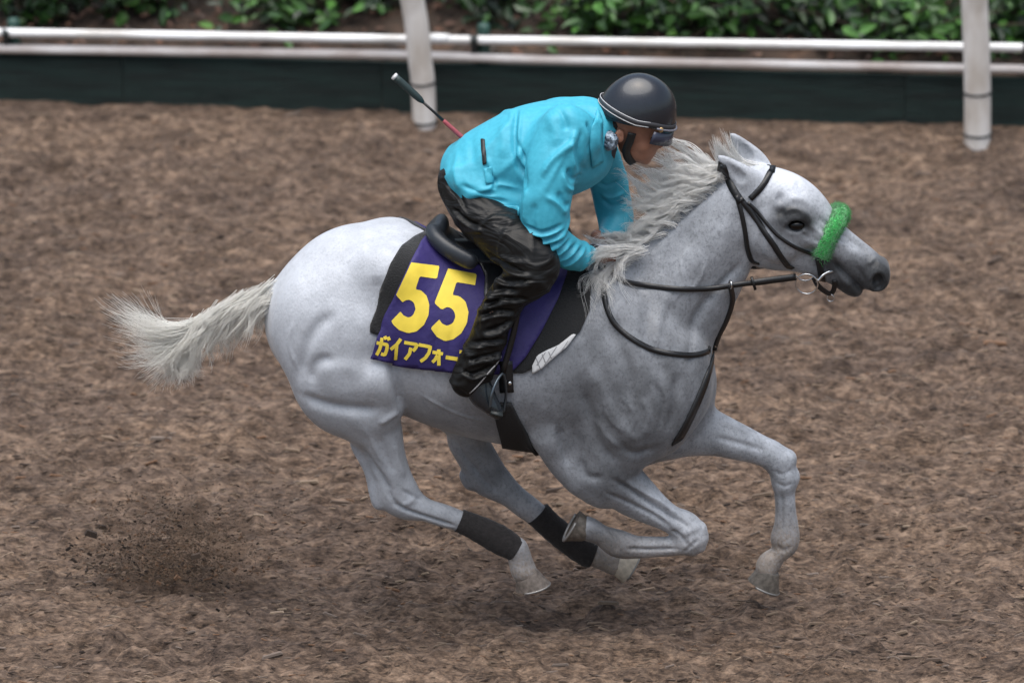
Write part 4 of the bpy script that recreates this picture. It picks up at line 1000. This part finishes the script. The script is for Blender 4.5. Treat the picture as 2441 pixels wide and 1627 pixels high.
# hem flap, pocket flap, zip strip, cuff
v, f = patch(jbvh, [(1146,478),(1192,488),(1238,490),(1240,517),(1190,517),(1146,499)], .004, 8); h_ = mesh_obj('hem', v, f, mj, jac); solidify(h_, .006)
v, f = patch(jbvh, [(1147,333),(1156,332),(1161,390),(1151,394)], .004, 5); z_ = mesh_obj('reflector_strip', v, f, M_strap, jac); solidify(z_, .003)
z_['label'] = 'black vertical strip on the jacket back'
v, f = patch(jbvh, [(1153,402),(1172,396),(1176,436),(1158,440)], .003, 6); z_ = mesh_obj('pocket_flap', v, f, mj, jac); solidify(z_, .003)
p, n_ = hit(jbvh, 1154, 502, .008); v, f = ico(p, (.006,.004,.006), 2); mesh_obj('snap_button', v, f, M_strap, jac)
# collar flaps turned down at the throat
v, f = patch(jbvh, [(1424,262),(1436,285),(1432,340),(1436,385),(1410,400),(1404,350),(1410,300)], .006, 7); c_ = mesh_obj('collar_flap', v, f, mj, jac); solidify(c_, .004)
M_cuff = mat('black_cuff', (.015, .015, .02), .7)
v, f = tube(np.array([P(1404,606,-.118), P(1418,604,-.10)]), .036, 16); mesh_obj('cuff', v, f, M_cuff, jac)
v, f = tube(np.array([P(1448,570,.105), P(1438,575,.09)]), .034, 16); mesh_obj('cuff', v, f, M_cuff, jac)

# ---- black waterproof trousers
mt, t, b = mat_new('black_waterproof'); tc = t.nodes.new('ShaderNodeTexCoord')
n1 = t.nodes.new('ShaderNodeTexNoise'); n1.inputs['Scale'].default_value = 5; n1.inputs['Detail'].default_value = 2.5; n1.inputs['Distortion'].default_value = 1.2
mp = t.nodes.new('ShaderNodeMapping'); mp.inputs['Rotation'].default_value = (0, -.9, 0); mp.inputs['Scale'].default_value = (1, 1, 2.2)
t.links.new(tc.outputs['Object'], mp.inputs[0]); t.links.new(mp.outputs[0], n1.inputs[0])
b1 = t.nodes.new('ShaderNodeBump'); b1.inputs['Strength'].default_value = .6; b1.inputs['Distance'].default_value = .05; t.links.new(n1.outputs[0], b1.inputs['Height']); t.links.new(b1.outputs[0], b.inputs['Normal'])
b.inputs['Base Color'].default_value = (.008, .008, .008, 1); b.inputs['Roughness'].default_value = .42; b.inputs['Specular IOR Level'].default_value = .22
tf = Field((-.36, -.48, .70), (.36, .46, 2.05), .006)
cyc(tf, [(1104,390,46,.12),(1100,425,54,.13),(1112,460,52,.13)], 0, .03); cyc(tf, LEG_N, 0, .04); cyc(tf, CALF_N, -.345, .035); cyc(tf, LEG_F, 0, .04)
tf.ball(P(1128,905,-.345)+np.array([.090, 0, -.110]), (.085,.11,.10), .004, cut=True)             # open hem, cut on the slant
tV, tF = tf.mesh(2); tN = vnormals(tV, tF)
TS = lambda pts, r, d, y=-.3, ylim=(-9, .0): stroke(tV, tN, pts, r, d, y, ylim)
for pts in ([(1150,600),(1200,620),(1260,625)],[(1160,640),(1205,650),(1270,640)],[(1150,690),(1185,670),(1230,665)],[(1150,710),(1200,690),(1260,690)],[(1135,740),(1180,720),(1230,722)],[(1150,770),(1185,760),(1225,745)],
            [(1140,650),(1150,680),(1152,705)],[(1120,800),(1165,790),(1205,790)],[(1110,840),(1150,830),(1200,822)],[(1060,470),(1090,490),(1110,520)],[(1075,520),(1110,540),(1150,545)],[(1050,440),(1070,450),(1100,480)],[(1100,860),(1130,870),(1180,850)]):
    TS(pts, 5, -.013); TS([(a+4, b_+11) for a, b_ in pts], 5, .009)
TS([(1145,800),(1115,850),(1090,890)], 7, .006); TS([(1210,640),(1180,700),(1150,770)], 8, -.006)
tN = vnormals(tV, tF); crinkle(tV, tN, .17, .006, 43, (1, .8, 1.4), 6, .4)
tr = mesh_obj('trousers', tV, tF, mt, rider)
M_pipe = mat('grey_piping', (.35, .34, .34), .5)
tbvh = bvh_of(tV, tF)
pp = np.array([hit(tbvh, a, b_, .001, -.345)[0] for a, b_ in resample(np.array([(1099,947),(1118,938),(1140,918),(1160,893),(1182,868),(1198,850)], float), 6)])
for q in range(3): pp[1:-1] = (pp[:-2]+pp[2:])/2
v, f = tube(pp, .0028, 6); mesh_obj('piping', v, f, M_pipe, tr)

# ---- boots
M_boot = mat('dark_boot', (.010, .014, .019), .25, bump=.2, bscale=40, coat=.3)
for y, dx, dz in ((-.345, 0, 0), (.345, 0, -88)):
    bf = Field(P(1060,1040,y)-np.array([.05,.10,.15]), P(1260,820,y)+np.array([.05,.10,.1]), .005)
    cyc(bf, [(1132+dx,872+dz,24,.034),(1140+dx,908+dz,26,.036),(1150+dx,938+dz,28,.038)], y, .02); cyc(bf, [(1134+dx,925+dz,24,.034),(1150+dx,945+dz,26,.042),(1170+dx,965+dz,22,.045),(1186+dx,984+dz,15,.038)], y, .02)
    v, f = bf.mesh(2); mesh_obj('boot', v, f, M_boot, rider)

# ---- helmet with goggles
helm_c = P(1520, 262); hax = math.radians(-22)
Rh = np.array([[math.cos(hax), 0, -math.sin(hax)], [0, 1, 0], [math.sin(hax), 0, math.cos(hax)]])
def helm(u, v, s=1.0):
    """u round the head (0 = front), v from rim 0 to crown 1"""
    a, c = math.cos(u), math.sin(u); e = v*math.pi/2
    r = math.cos(e)**.92; x = .147*a*r*(1.0 if a > 0 else 1.0); y = .112*c*r; z = .150*math.sin(e)**1.0
    z += -.035*(1-v)**2*(.5-.9*a if a < .4 else .14)*1.0
    return helm_c+Rh@(np.array([x, y, z-.012])*s)
nU, nV = 48, 18; V = []; F = []
for j in range(nV):
    for i in range(nU): V.append(helm(2*math.pi*i/nU, j/nV))
top = len(V); V.append(helm(0, 1))
for j in range(nV-1):
    for i in range(nU): F.append((j*nU+i, j*nU+(i+1) % nU, (j+1)*nU+(i+1) % nU, (j+1)*nU+i))
for i in range(nU): F.append(((nV-1)*nU+i, (nV-1)*nU+(i+1) % nU, top))
M_helm = mat('helmet_shell', (.015, .018, .025), .27, noise=.3, nscale=12, bump=.06, bscale=14, bdist=.02, coat=.25)
hel = mesh_obj('helmet', V, F, M_helm, rider); solidify(hel, .012, -1)
hel['label'] = 'dark blue-grey riding helmet'
M_band = mat('goggle_band', (.035, .035, .04), .5); M_bandl = mat('pale_band_edge', (.45, .45, .46), .45)
gp = []
for i in range(41):
    u = math.pi*2*i/40; gp.append(helm(u, .06 if math.cos(u) > 0 else .06+.10*abs(math.cos(u)), 1.02))
gp = np.array(gp); nn = gp-helm_c; nn /= np.linalg.norm(nn, axis=1, keepdims=True)
v, f = tube(gp, .010, flat=(nn, .004), cap=False); gb = mesh_obj('goggle_strap', v, f, M_band, hel)
up_ = np.array([0, 0, 1.0])@Rh.T
for s_ in (-1, 1):
    v, f = tube(gp[8:33]+up_*.0095*s_+nn[8:33]*.002, .0017, 5); mesh_obj('strap_edge', v, f, M_bandl, gb)
M_lens = mat('goggle_lens', (.035, .04, .065), .2)
lp = np.array([helm(math.radians(a), .0, 1.07)-up_*.030 for a in range(-62, 63, 6)]); ln = lp-helm_c; ln[:, 2] *= .2; ln /= np.linalg.norm(ln, axis=1, keepdims=True)
v, f = tube(lp, .024, flat=(ln, .004)); mesh_obj('goggles', v, f, M_lens, hel)
pk = np.array([helm(math.radians(a), .03, 1.07) for a in range(-60, 61, 6)]); v, f = tube(pk, .004, 6); mesh_obj('rim_trim', v, f, mat('grey_trim', (.16,.16,.19), .4), hel)
M_brass = mat('brass_stud', (.42, .28, .13), .35, metal=.6)
for sgn in (-1, 1):
    c = helm(sgn*-math.radians(52), .02, 1.04); v, f = ico(c, (.011, .006, .011), 2); mesh_obj('stud', v, f, M_brass, hel)
# chin strap and ear loop
for sgn in (-1, 1):
    pth = crom(np.array([P(1506,300,0)+[0, sgn*.086, 0], P(1500,322,0)+[0, sgn*.075, 0], P(1492,345,0)+[0, sgn*.062, 0], P(1496,366,0)+[0, sgn*.045, 0], P(1508,384,0)+[0, sgn*.020, 0], P(1512,388,0)]), 4)
    nn2 = np.tile(np.array([0, float(sgn), -.2]), (len(pth), 1)); v, f = tube(pth, .015, flat=(nn2, .005)); mesh_obj('chin_strap', v, f, M_strap, hel)
# pale scrunched neckerchief under the ear, dark neck warmer
M_scarf = mat('pale_blue_scarf', (.30, .38, .46), .4, noise=.5, nscale=40, var=(.10,.14,.20), bump=.9, bscale=45, bdist=.02, coat=.3)
v, f = ico(P(1452,336,-.096), (.032,.028,.036), 4)
rn = np.random.default_rng(4); v = v+rn.normal(0, .0022, v.shape); sc_ = mesh_obj('scarf', v, f, M_scarf, rider); sc_['label'] = 'pale blue crumpled cloth under the ear'
M_warm = mat('neck_warmer', (.05, .045, .055), .85, bump=.5, bscale=90)
v, f = tube(np.array([P(1428,325), P(1448,335), P(1470,338)]), [.070, .068, .062], 22); mesh_obj('neck_warmer', v, f, M_warm, rider)
# ================================================================== saddlery
M_felt = mat('black_felt', (.007, .0075, .0085), .9, bump=.5, bscale=160, sheen=.2)
M_pur = mat('purple_cloth', (.026, .017, .125), .65, noise=.25, nscale=8, bump=.35, bscale=14, bdist=.02)
M_yel = mat('yellow_print', (.86, .66, .07), .55, noise=.12, nscale=20)
M_leath = mat('black_leather', (.009, .009, .010), .4, bump=.25, bscale=120, bdist=.003)
M_quilt, t, b = mat_new('white_quilt'); tc = t.nodes.new('ShaderNodeTexCoord')
b.inputs['Base Color'].default_value = (.62, .62, .62, 1); b.inputs['Roughness'].default_value = .85
M_steel = mat('steel', (.62, .63, .64), .18, metal=1.0)
M_girth = mat('black_girth', (.010, .010, .011), .75, bump=.3, bscale=150)

def lay(name, poly, off, th, m, step=9, bv=None, parent=None):
    v, f = patch(bv or hbvh, np.array(poly, float), off, step); o = mesh_obj(name, v, f, m, parent); solidify(o, th, -1); return o, v, f
def mirror(v, f): w = v.copy(); w[:, 1] *= -1; return w, [tuple(g[::-1]) for g in f]
def both(name, poly, off, th, m, step=9):
    """one cloth over both flanks"""
    v, f = patch(hbvh, np.array(poly, float), off, step); w, g = mirror(*patch(hbvh, np.array(poly, float), off*.35, step)); V, F = merge([(v, f), (w, g)])
    o = mesh_obj(name, V, F, m); solidify(o, th, -1); return o, v, f
# black felt pad with white quilted lining showing at the front
PAD = [(1010,556),(988,566),(955,590),(930,630),(908,690),(895,740),(882,775),(882,792),(892,796),(910,800),(1100,840),(1190,886),(1248,888),(1290,864),(1342,832),(1384,788),(1406,740),(1410,665),(1395,630),(1330,610),(1200,600),(1080,575)]
pad, v, f = both('saddle_pad', PAD, .010, .012, M_felt); tag(pad, 'black felt saddle pad edging the purple number cloth', 'saddle pad'); rebase(pad, P(1140,600))
pbvh = bvh_of(v, f)
LIN = [(1268,888),(1268,870),(1280,846),(1302,834),(1330,822),(1364,796),(1372,798),(1350,826),(1320,850),(1290,876)]
lin, v, f = lay('pad_lining', LIN, .016, .010, M_quilt, 6); lin['label'] = 'white quilted pad showing below the black felt'
lin.parent = pad; lin.matrix_parent_inverse = Matrix.Translation(-Vector(pad.location)); lin.matrix_parent_inverse = Matrix(); lin.data.transform(Matrix.Translation(-Vector(pad.location)))
lb = bvh_of(v, f)
qt = []
for k in range(5):
    for a, b_ in (((1272+18*k, 838), (1290+18*k, 884)), ((1300+18*k, 812), (1262+18*k, 870))):
        pts = [hit(lb, x, y, .0005) for x, y in resample(np.array([a, b_], float), 5)]
        pts = [p for p, (x, y) in zip(pts, resample(np.array([a, b_], float), 5)) if lb.ray_cast(*ray(x, y))[0] is not None]
        if len(pts) > 2: qt.append(tube(np.array([p[0] for p in pts]), .0018, 4))
if qt: V, F = merge(qt); st_ = mesh_obj('quilting', V, F, mat('grey_thread', (.30,.30,.31), .8), pad)
# purple number cloth
NUM = [(1016,566),(1000,582),(975,625),(945,690),(915,765),(896,805),(885,845),(879,851),(905,858),(930,866),(1000,874),(1080,884),(1140,890),(1200,888),(1225,878),(1252,850),(1290,790),(1330,715),(1352,655),(1350,620),(1250,600),(1120,580),(1060,565)]
numc, v, f = both('number_cloth', NUM, .020, .006, M_pur, 8); tag(numc, 'purple number cloth with a yellow 55 and katakana name', 'number cloth'); rebase(numc, P(1100,600))
nb_ = bvh_of(v, f)
def c3(pts): return [(850+.38265*a, 500+.38265*b_) for a, b_ in pts]
def printed(name, poly, step=6):
    v, f = patch(nb_, np.array(poly, float), .0016, step); o = mesh_obj(name, v, f, M_yel, numc)
FIVE1 = c3([(340,328),(516,350),(500,430),(392,414),(366,494),(402,502),(436,535),(453,590),(448,655),(420,715),(372,757),(320,767),(265,748),(226,712),(218,690),(274,632),(292,657),(325,672),(352,656),(367,618),(358,578),(332,559),(305,561),(288,576),(245,530)])
FIVE2 = c3([(570,366),(748,400),(738,470),(622,450),(597,530),(640,538),(678,570),(697,636),(687,706),(652,768),(602,806),(550,817),(500,790),(466,745),(462,734),(515,683),(535,710),(565,722),(600,705),(616,665),(608,632),(586,609),(560,605),(530,622),(484,580)])
printed('digit', FIVE1); printed('digit', FIVE2)
def kana(strokes, w=10.5):
    parts = []
    for s in strokes:
        p = resample(np.array(c3(s), float), 3.5); T = np.gradient(p, axis=0); T /= np.linalg.norm(T, axis=1, keepdims=True)+1e-9; N = np.column_stack([-T[:, 1], T[:, 0]])*w*.38265
        V = []; F = []
        for i in range(len(p)):
            for e in (-1, 0, 1): V.append(hit(nb_, *(p[i]+N[i]*e), .0022)[0])
        for i in range(len(p)-1):
            for e in (0, 1): F.append((3*i+e, 3*i+e+1, 3*i+e+4, 3*i+e+3))
        parts.append((np.array(V), F))
    V, F = merge(parts); o = mesh_obj('letter', V, F, M_yel, numc)
kana([[(124,826),(192,838),(188,870),(176,902),(152,895)], [(158,796),(154,830),(143,868),(124,903)], [(176,786),(184,806)], [(196,790),(204,811)]])
kana([[(276,802),(250,838),(212,868)], [(250,842),(244,932)]])
kana([[(297,824),(378,838),(366,862),(350,878)], [(338,856),(330,895),(302,930)]])
kana([[(386,838),(460,852),(450,890),(428,922),(398,942)]])
kana([[(472,884),(538,896)], [(512,868),(513,968)], [(508,898),(492,928),(472,948)]])
kana([[(554,916),(628,928)]], 12)
kana([[(640,882),(700,893),(690,925),(645,975)], [(672,930),(705,975)]])
# saddle: cantle, seat, flap
sad = thing('saddle', 'black leather racing saddle under the rider', 'saddle', tuple(P(1180,590)))
sf = Field((-.36, -.34, 1.30), (.26, .34, 1.75), .0065)
C, R, W = stations([(1044,556,30,.09),(1066,572,32,.12),(1110,592,32,.13),(1180,600,32,.12),(1250,602,34,.115),(1310,598,40,.09),(1340,600,34,.06)], 0, 5); sf.chain(C, R, W, k=.03)
for sgn in (-1, 1):
    C, R, W = stations([(1030,550,17,.022,sgn*.07),(1044,572,19,.022,sgn*.12),(1075,598,20,.02,sgn*.165),(1120,622,20,.02,sgn*.20)], 0, 5); sf.chain(C, R, W, k=.03)
C, R, W = stations([(1052,534,25,.085),(1042,548,26,.10)], 0, 4); sf.chain(C, R, W, k=.02)
v, f = sf.mesh(2); mesh_obj('seat', v, f, mat('saddle_leather', (.017, .021, .027), .42, bump=.15, bscale=60, bdist=.004), sad)
FLAP = [(1060,585),(1105,612),(1140,640),(1152,668),(1150,705),(1160,770),(1175,810),(1196,815),(1218,780),(1250,725),(1285,675),(1310,630),(1250,600),(1150,585)]
v, f = patch(hbvh, np.array(FLAP, float), .032, 9); w_, g_ = mirror(v, f)
for a, b_ in ((v, f), (w_, g_)): o = mesh_obj('flap', a, b_, M_leath, sad); solidify(o, .008, -1)
# girth right round the barrel
V, F = [], []; NS, NW = 60, 7
for i in range(NS+1):
    th = math.radians(-100+200*i/NS); s_ = abs(th)/math.radians(100)           # 0 under the belly, 1 high on either side
    xc = P(1254, 1065)[0]*(1-s_)+P(1196, 860, -.3)[0]*s_+.018*math.sin(s_*math.pi); hw = .090*(1-s_)+.036*s_
    for j in range(NW+1):
        x = xc+hw*(2*j/NW-1); d_ = Vector((0, math.sin(th), -math.cos(th))); o_ = Vector((x, 0, .95))+d_*.36
        l_, n_, _, _ = hbvh.ray_cast(o_, -d_); V.append(np.array(l_+n_*.009) if l_ is not None else np.array(o_-d_*.5))
for i in range(NS):
    for j in range(NW): k = i*(NW+1)+j; F.append((k, k+1, k+NW+2, k+NW+1))
gi = mesh_obj('girth', V, F, M_girth); solidify(gi, .010, 0); tag(gi, 'broad black girth band round the belly behind the elbow', 'girth'); rebase(gi, P(1240,1060))
gu = crom(np.array([P(1205,860,-.31), P(1206,900,-.315), P(1208,935,-.31)]), 4); nn = np.tile([0, -1.0, 0], (len(gu), 1)); v, f = tube(gu, .026, flat=(nn, .006)); bk = mesh_obj('buckle_strap', v, f, M_leath, gi)
bk.data.transform(Matrix.Translation(Vector((0,0,0))))
v, f = ico(P(1215,913,-.325), (.008,.005,.008), 2); mesh_obj('buckle', v, f, M_steel, gi)
# stirrups
for sgn in (-1, 1):
    y = -.352 if sgn < 0 else .352; dz = 0 if sgn < 0 else -88
    s = thing('stirrup', 'dark stirrup iron at the rider\'s near boot' if sgn < 0 else 'stirrup hidden on the far side of the horse', 'stirrup', tuple(P(1180,985+dz,y)), 'stirrups')
    top = P(1198,890+dz,y); lo1 = P(1168,972+dz,y-.05); lo2 = P(1200,982+dz,y+.045)
    arch = crom(np.array([lo1, P(1172,940+dz,y-.052), P(1184,908+dz,y-.03), top, P(1204,908+dz,y+.02), P(1206,945+dz,y+.045), lo2]), 6)
    v, f = tube(arch, .0055, 8); mesh_obj('iron', v, f, mat('dull_iron', (.10, .12, .14), .35, metal=.8), s)
    tr_ = np.array([lo1+[.0,0,0], lo2]); v, f = box((lo1+lo2)/2, (.045, .10, .010), np.array(Matrix.Rotation(.35, 3, 'Y'))); mesh_obj('tread', v, f, M_clamp, s)
    lt = crom(np.array([P(1240,700+dz*.6,y), P(1225,790+dz,y), P(1198,888+dz,y)]), 5); v, f = tube(lt, .011, flat=(np.tile([0, float(sgn), 0], (len(lt), 1)), .005)); mesh_obj('leather', v, f, M_leath, s)

# ---- bridle
def strap_on(pts, off=.004, yf=-.08, step=7, bv=None, smooth=3):
    q = resample(crom(np.array(pts, float), 4), step); r_ = [hit(bv or hbvh, a, b_, off, yf) for a, b_ in q]
    p = np.array([x[0] for x in r_]); n = np.array([x[1] for x in r_])
    for k in range(smooth): p[1:-1] = p[1:-1]*.5+(p[:-2]+p[2:])*.25; n[1:-1] = n[1:-1]*.5+(n[:-2]+n[2:])*.25
    return p, n
bri = thing('bridle', 'black leather bridle with a green sheepskin noseband', 'bridle', tuple(P(1900,600)))
def bstrap(name, pts, w, close=None, **kw):
    """strap on the near side; close='over'/'under' carries it round the head in one piece, else a second one on the off side"""
    p, n = strap_on(pts, **kw); q = p.copy(); q[:, 1] *= -1; m = n.copy(); m[:, 1] *= -1
    if close:
        end = 0 if close == 'over' else -1; z0, dz = (3.0, -1) if close == 'over' else (0.0, 1)
        l_, nn_, _, _ = hbvh.ray_cast(Vector((p[end][0]+(.004 if close == 'over' else 0), 0, p[end][2]+(.10 if close == 'over' else -.10))), Vector((0, 0, dz)))
        mid = np.array(l_+nn_*.004) if l_ is not None else p[end]*np.array([1, 0, 1]); mn = np.array([0, 0, -float(dz)])
        if close == 'over': P_ = np.vstack([p[::-1][:-1], mid, q[1:]]); N_ = np.vstack([n[::-1][:-1], mn, m[1:]])
        else: P_ = np.vstack([p[:-1], mid, q[::-1][1:]]); N_ = np.vstack([n[:-1], mn, m[::-1][1:]])
        v, f = tube(P_, w/2, flat=(N_, .0045)); return mesh_obj(name, v, f, M_leath, bri)
    for a, b_ in ((p, n), (q, m)): v, f = tube(a, w/2, flat=(b_, .0045)); o = mesh_obj(name, v, f, M_leath, bri)
    return o
bstrap('headpiece', [(1718,382),(1728,405),(1738,430),(1750,455),(1768,482)], .028, 'over')
bstrap('throatlatch', [(1756,465),(1768,510),(1778,560),(1784,598),(1793,622),(1806,641)], .017, 'under')
bstrap('cheekpiece', [(1764,472),(1790,505),(1815,540),(1845,585),(1872,625),(1890,648)], .021)
bstrap('noseband_strap', [(1782,482),(1808,506),(1845,552),(1886,583),(1918,598),(1940,606)], .013)
bstrap('browband', [(1846,394),(1838,407),(1822,436),(1806,456),(1788,474)], .022, 'over')
bstrap('chin_band', [(1950,615),(1955,635),(1958,655),(1962,668)], .024)
# sheepskin roll over the nose
top_p = P(2002,520,0); arc = []
for y, px, py in ((-.066,1956,608),(-.072,1968,580),(-.066,1982,553),(-.048,1994,531),(-.022,2001,517)): arc.append(P(px, py, y))
arc.append(P(2003,510,0)); full = np.array(arc+[np.array([a[0], -a[1], a[2]]) for a in arc[:-1][::-1]])
for i in range(len(full)-len(arc)): pass
full[:, 2] += 0
sp = crom(full, 5); v, f = tube(sp, .032, 16)
M_roll = mat('green_sheepskin', (.028, .42, .075), .95, noise=.4, nscale=90, bump=1.0, bscale=170, bdist=.01, sheen=.6)
nr = np.random.default_rng(8); v = v+nr.normal(0, .0016, v.shape); roll = mesh_obj('shadow_roll', v, f, M_roll, bri); roll['label'] = 'fluffy bright green noseband roll'
fz, fr = [], []
T_ = np.gradient(sp, axis=0); T_ /= np.linalg.norm(T_, axis=1, keepdims=True)
for k in range(4200):
    i = nr.integers(0, len(sp)); d = nr.normal(0, 1, 3); d -= (d@T_[i])*T_[i]*.9; d /= np.linalg.norm(d); p0 = sp[i]+d*.029+T_[i]*nr.normal(0, .006)
    d2 = d+nr.normal(0, .45, 3); fz.append(np.array([p0, p0+d*.005, p0+d*.004+d2*.008])); fr.append(.0011)
v, f = hair(fz, fr); mesh_obj('fleece', v, f, M_roll, roll)
# bit with loose rings
for sgn in (-1, 1):
    v, f = ring(P(1921,661,0)+np.array([0, sgn*.072, 0]), .041, .0032, (0.1, 1, 0.15)); mesh_obj('bit_ring', v, f, M_steel, bri)
bb = np.array([P(1944,657,0)+np.array([0, -.074, 0]), P(1966,652,-.066), P(1986,646,-.045), P(1990,648,0), P(1986,646,.045), P(1944,657,.072)]); v, f = tube(crom(bb, 4), .0055, 8); mesh_obj('bit', v, f, M_steel, bri)
cs_ = crom(np.array([P(1940,662,-.070), P(1950,680,-.055), P(1966,694,-.035), P(1980,699,-.02), P(1988,688,-.03), P(1990,668,-.045)]), 5); v, f = tube(cs_, .009, flat=(np.tile([0, -1.0, -.3], (len(cs_), 1)), .006)); mesh_obj('lip_strap', v, f, M_leath, bri)
v, f = ring(P(1980,710,-.02), .0135, .002, (0.2, 1, 0)); mesh_obj('strap_ring', v, f, M_steel, bri)
# ---- reins from the bit rings to both hands
rein = thing('reins', 'black reins running from the bit along the neck to the hands', 'reins', tuple(P(1640,688,-.16)))
def side_pt(px, py, off, bv=hbvh):
    p, n = hit(bv, px, py, off, -.1); return p
for sgn in (-1, 1):
    pts = [P(1897,660,-.074), P(1850,666,-.085), P(1800,673,-.09), P(1759,678,-.105)]
    for a, b_ in ((1694,684),(1618,688),(1541,682),(1482,672)):
        q = side_pt(a, b_, .010); pts.append(q)
    pts += [side_pt(1450,650,.02), HN if sgn < 0 else HF_*np.array([1, -1, 1])]
    c = crom(np.array(pts), 5); c[:, 1] *= -sgn
    v, f = tube(c, np.interp(np.linspace(0, 1, len(c)), [0, .2, .25, 1], [.0125, .0125, .0095, .0095]), flat=(np.tile([0, float(sgn), .1], (len(c), 1)), .0055)); rr_ = mesh_obj('rein', v, f, M_leath, rein)
v, f = box(P(1796,675,-.094), (.010, .012, .05), np.array(Matrix.Rotation(-.3, 3, 'Y'))); mesh_obj('rein_stop', v, f, M_leath, rein)
# ---- martingale: neck strap, fork with rings, strap between the forelegs
mar = thing('martingale', 'black running martingale round the neck and down between the forelegs', 'martingale', tuple(P(1700,840)))
p, n = strap_on([(1436,664),(1440,700),(1448,738),(1466,772),(1503,805),(1553,832),(1618,845),(1668,844),(1704,828)], .004, -.1)
q = p.copy(); q[:, 1] *= -1; m_ = n.copy(); m_[:, 1] *= -1
for v, f in (tube(p, .010, flat=(n, .005)), tube(q, .010, flat=(m_, .005))): mesh_obj('neck_strap', v, f, M_leath, mar)
fk = np.array([P(1741,680,-.106), P(1738,712,-.095), P(1728,755,-.06), P(1716,790,-.025), P(1712,822,-.004)])
fk = np.array([hit(hbvh, a, b_, .006, yy)[0] if k else P(a, b_, -.108) for k, (a, b_, yy) in enumerate(((1741,680,-.1),(1744,715,-.08),(1730,760,-.05),(1712,800,-.02),(1700,835,0)))])
c = crom(fk, 5); v, f = tube(c, .010, flat=(np.tile([.55, -.8, -.2], (len(c), 1)), .005)); mesh_obj('fork', v, f, M_leath, mar)
c2_ = c.copy(); c2_[:, 1] = -c2_[:, 1]; v, f = tube(c2_, .010, flat=(np.tile([.55, .8, -.2], (len(c2_), 1)), .005)); mesh_obj('fork', v, f, M_leath, mar)
v, f = ring(P(1741,678,-.108), .015, .0026, (1, .3, 0)); mesh_obj('martingale_ring', v, f, M_steel, mar)
p, n = strap_on([(1702,838),(1690,880),(1672,930),(1650,980),(1628,1025),(1612,1050)], .005, 0)
p = np.vstack([p, P(1603,1070,.03)[None]]); n = np.vstack([n, n[-1:]])
v, f = tube(p, np.linspace(.013, .024, len(p)), flat=(n, .006)); mesh_obj('chest_strap', v, f, M_leath, mar)
v, f = ring(hit(hbvh, 1706, 818, .008, 0)[0], .013, .0025, (1, -.5, .2)); mesh_obj('buckle', v, f, M_steel, mar)
# ---- hind leg bandages
M_band2 = mat('black_bandage', (.020, .017, .017), .95, noise=.35, nscale=60, bump=.7, bscale=130, bdist=.006, sheen=.1)
def bandage(spec, y, label):
    C, R, W = stations(spec, y, 14); n = len(C); T = np.gradient(C, axis=0); T /= np.linalg.norm(T, axis=1, keepdims=True); V = []; F = []; K = 28
    up_ = np.cross(T, [0, 1.0, 0])
    for i in range(n):
        for k in range(K):
            a = 2*math.pi*k/K; w = 1+.012*math.sin((i*1.0+k*3.0/K)*.9)+.018*math.sin(k*1.9+i*.23)*math.sin(i*.31)
            V.append(C[i]+up_[i]*math.cos(a)*R[i]*w*1.0+np.array([0, 1, 0])*math.sin(a)*W[i]*w)
    for i in range(n-1):
        for k in range(K): F.append((i*K+k, i*K+(k+1) % K, (i+1)*K+(k+1) % K, (i+1)*K+k))
    F += [tuple(range(K))[::-1], tuple(range((n-1)*K, n*K))]
    o = mesh_obj('leg_bandage', V, F, M_band2); tag(o, label, 'bandage', 'black bandages on the hind cannons'); rebase(o, C[-1])
bandage([(1083,1266,1106,1214,.038),(1110,1278,1134,1224,.038),(1146,1299,1176,1240,.040),(1182,1320,1212,1258,.042),(1214,1334,1246,1284,.042)], -.14, 'long black bandage on the near hind leg')
bandage([(1262,1250,1300,1196,.037),(1300,1284,1336,1232,.038),(1345,1320,1378,1262,.041),(1384,1346,1414,1288,.042),(1402,1350,1428,1296,.040)], .14, 'black bandage on the far hind leg behind the folded foreleg')
# ---- whip tucked up behind the rider's back
wh = thing('whip', 'black riding whip with a red grip sticking up behind the rider\'s back', 'whip', tuple(P(1120,345,.02)))
def wp(t_): a = np.array([1122., 346.]); b_ = np.array([940., 182.]); q = a+(b_-a)*t_; return P(q[0], q[1], .03)
v, f = tube(np.array([wp(.0), wp(.1), wp(.22), wp(.34), wp(.36)]), [.009, .009, .0085, .008, .006], 10); mesh_obj('grip', v, f, mat('red_grip', (.32, .06, .075), .6, bump=.4, bscale=150), wh)
v, f = tube(np.array([wp(.35), wp(.5), wp(.62)]), [.006, .005, .0055], 8); mesh_obj('shaft', v, f, M_leath, wh)
v, f = tube(np.array([wp(.62), wp(.66), wp(.72), wp(.94), wp(1.0)]), [.006, .012, .014, .0145, .013], 10); mesh_obj('padded_flap', v, f, mat('dark_green_pad', (.015, .03, .03), .6), wh)
v, f = tube(np.array([wp(.985), wp(1.008)]), [.0142, .0142], 10); mesh_obj('tip', v, f, mat('pale_tip', (.55, .55, .55), .4), wh)
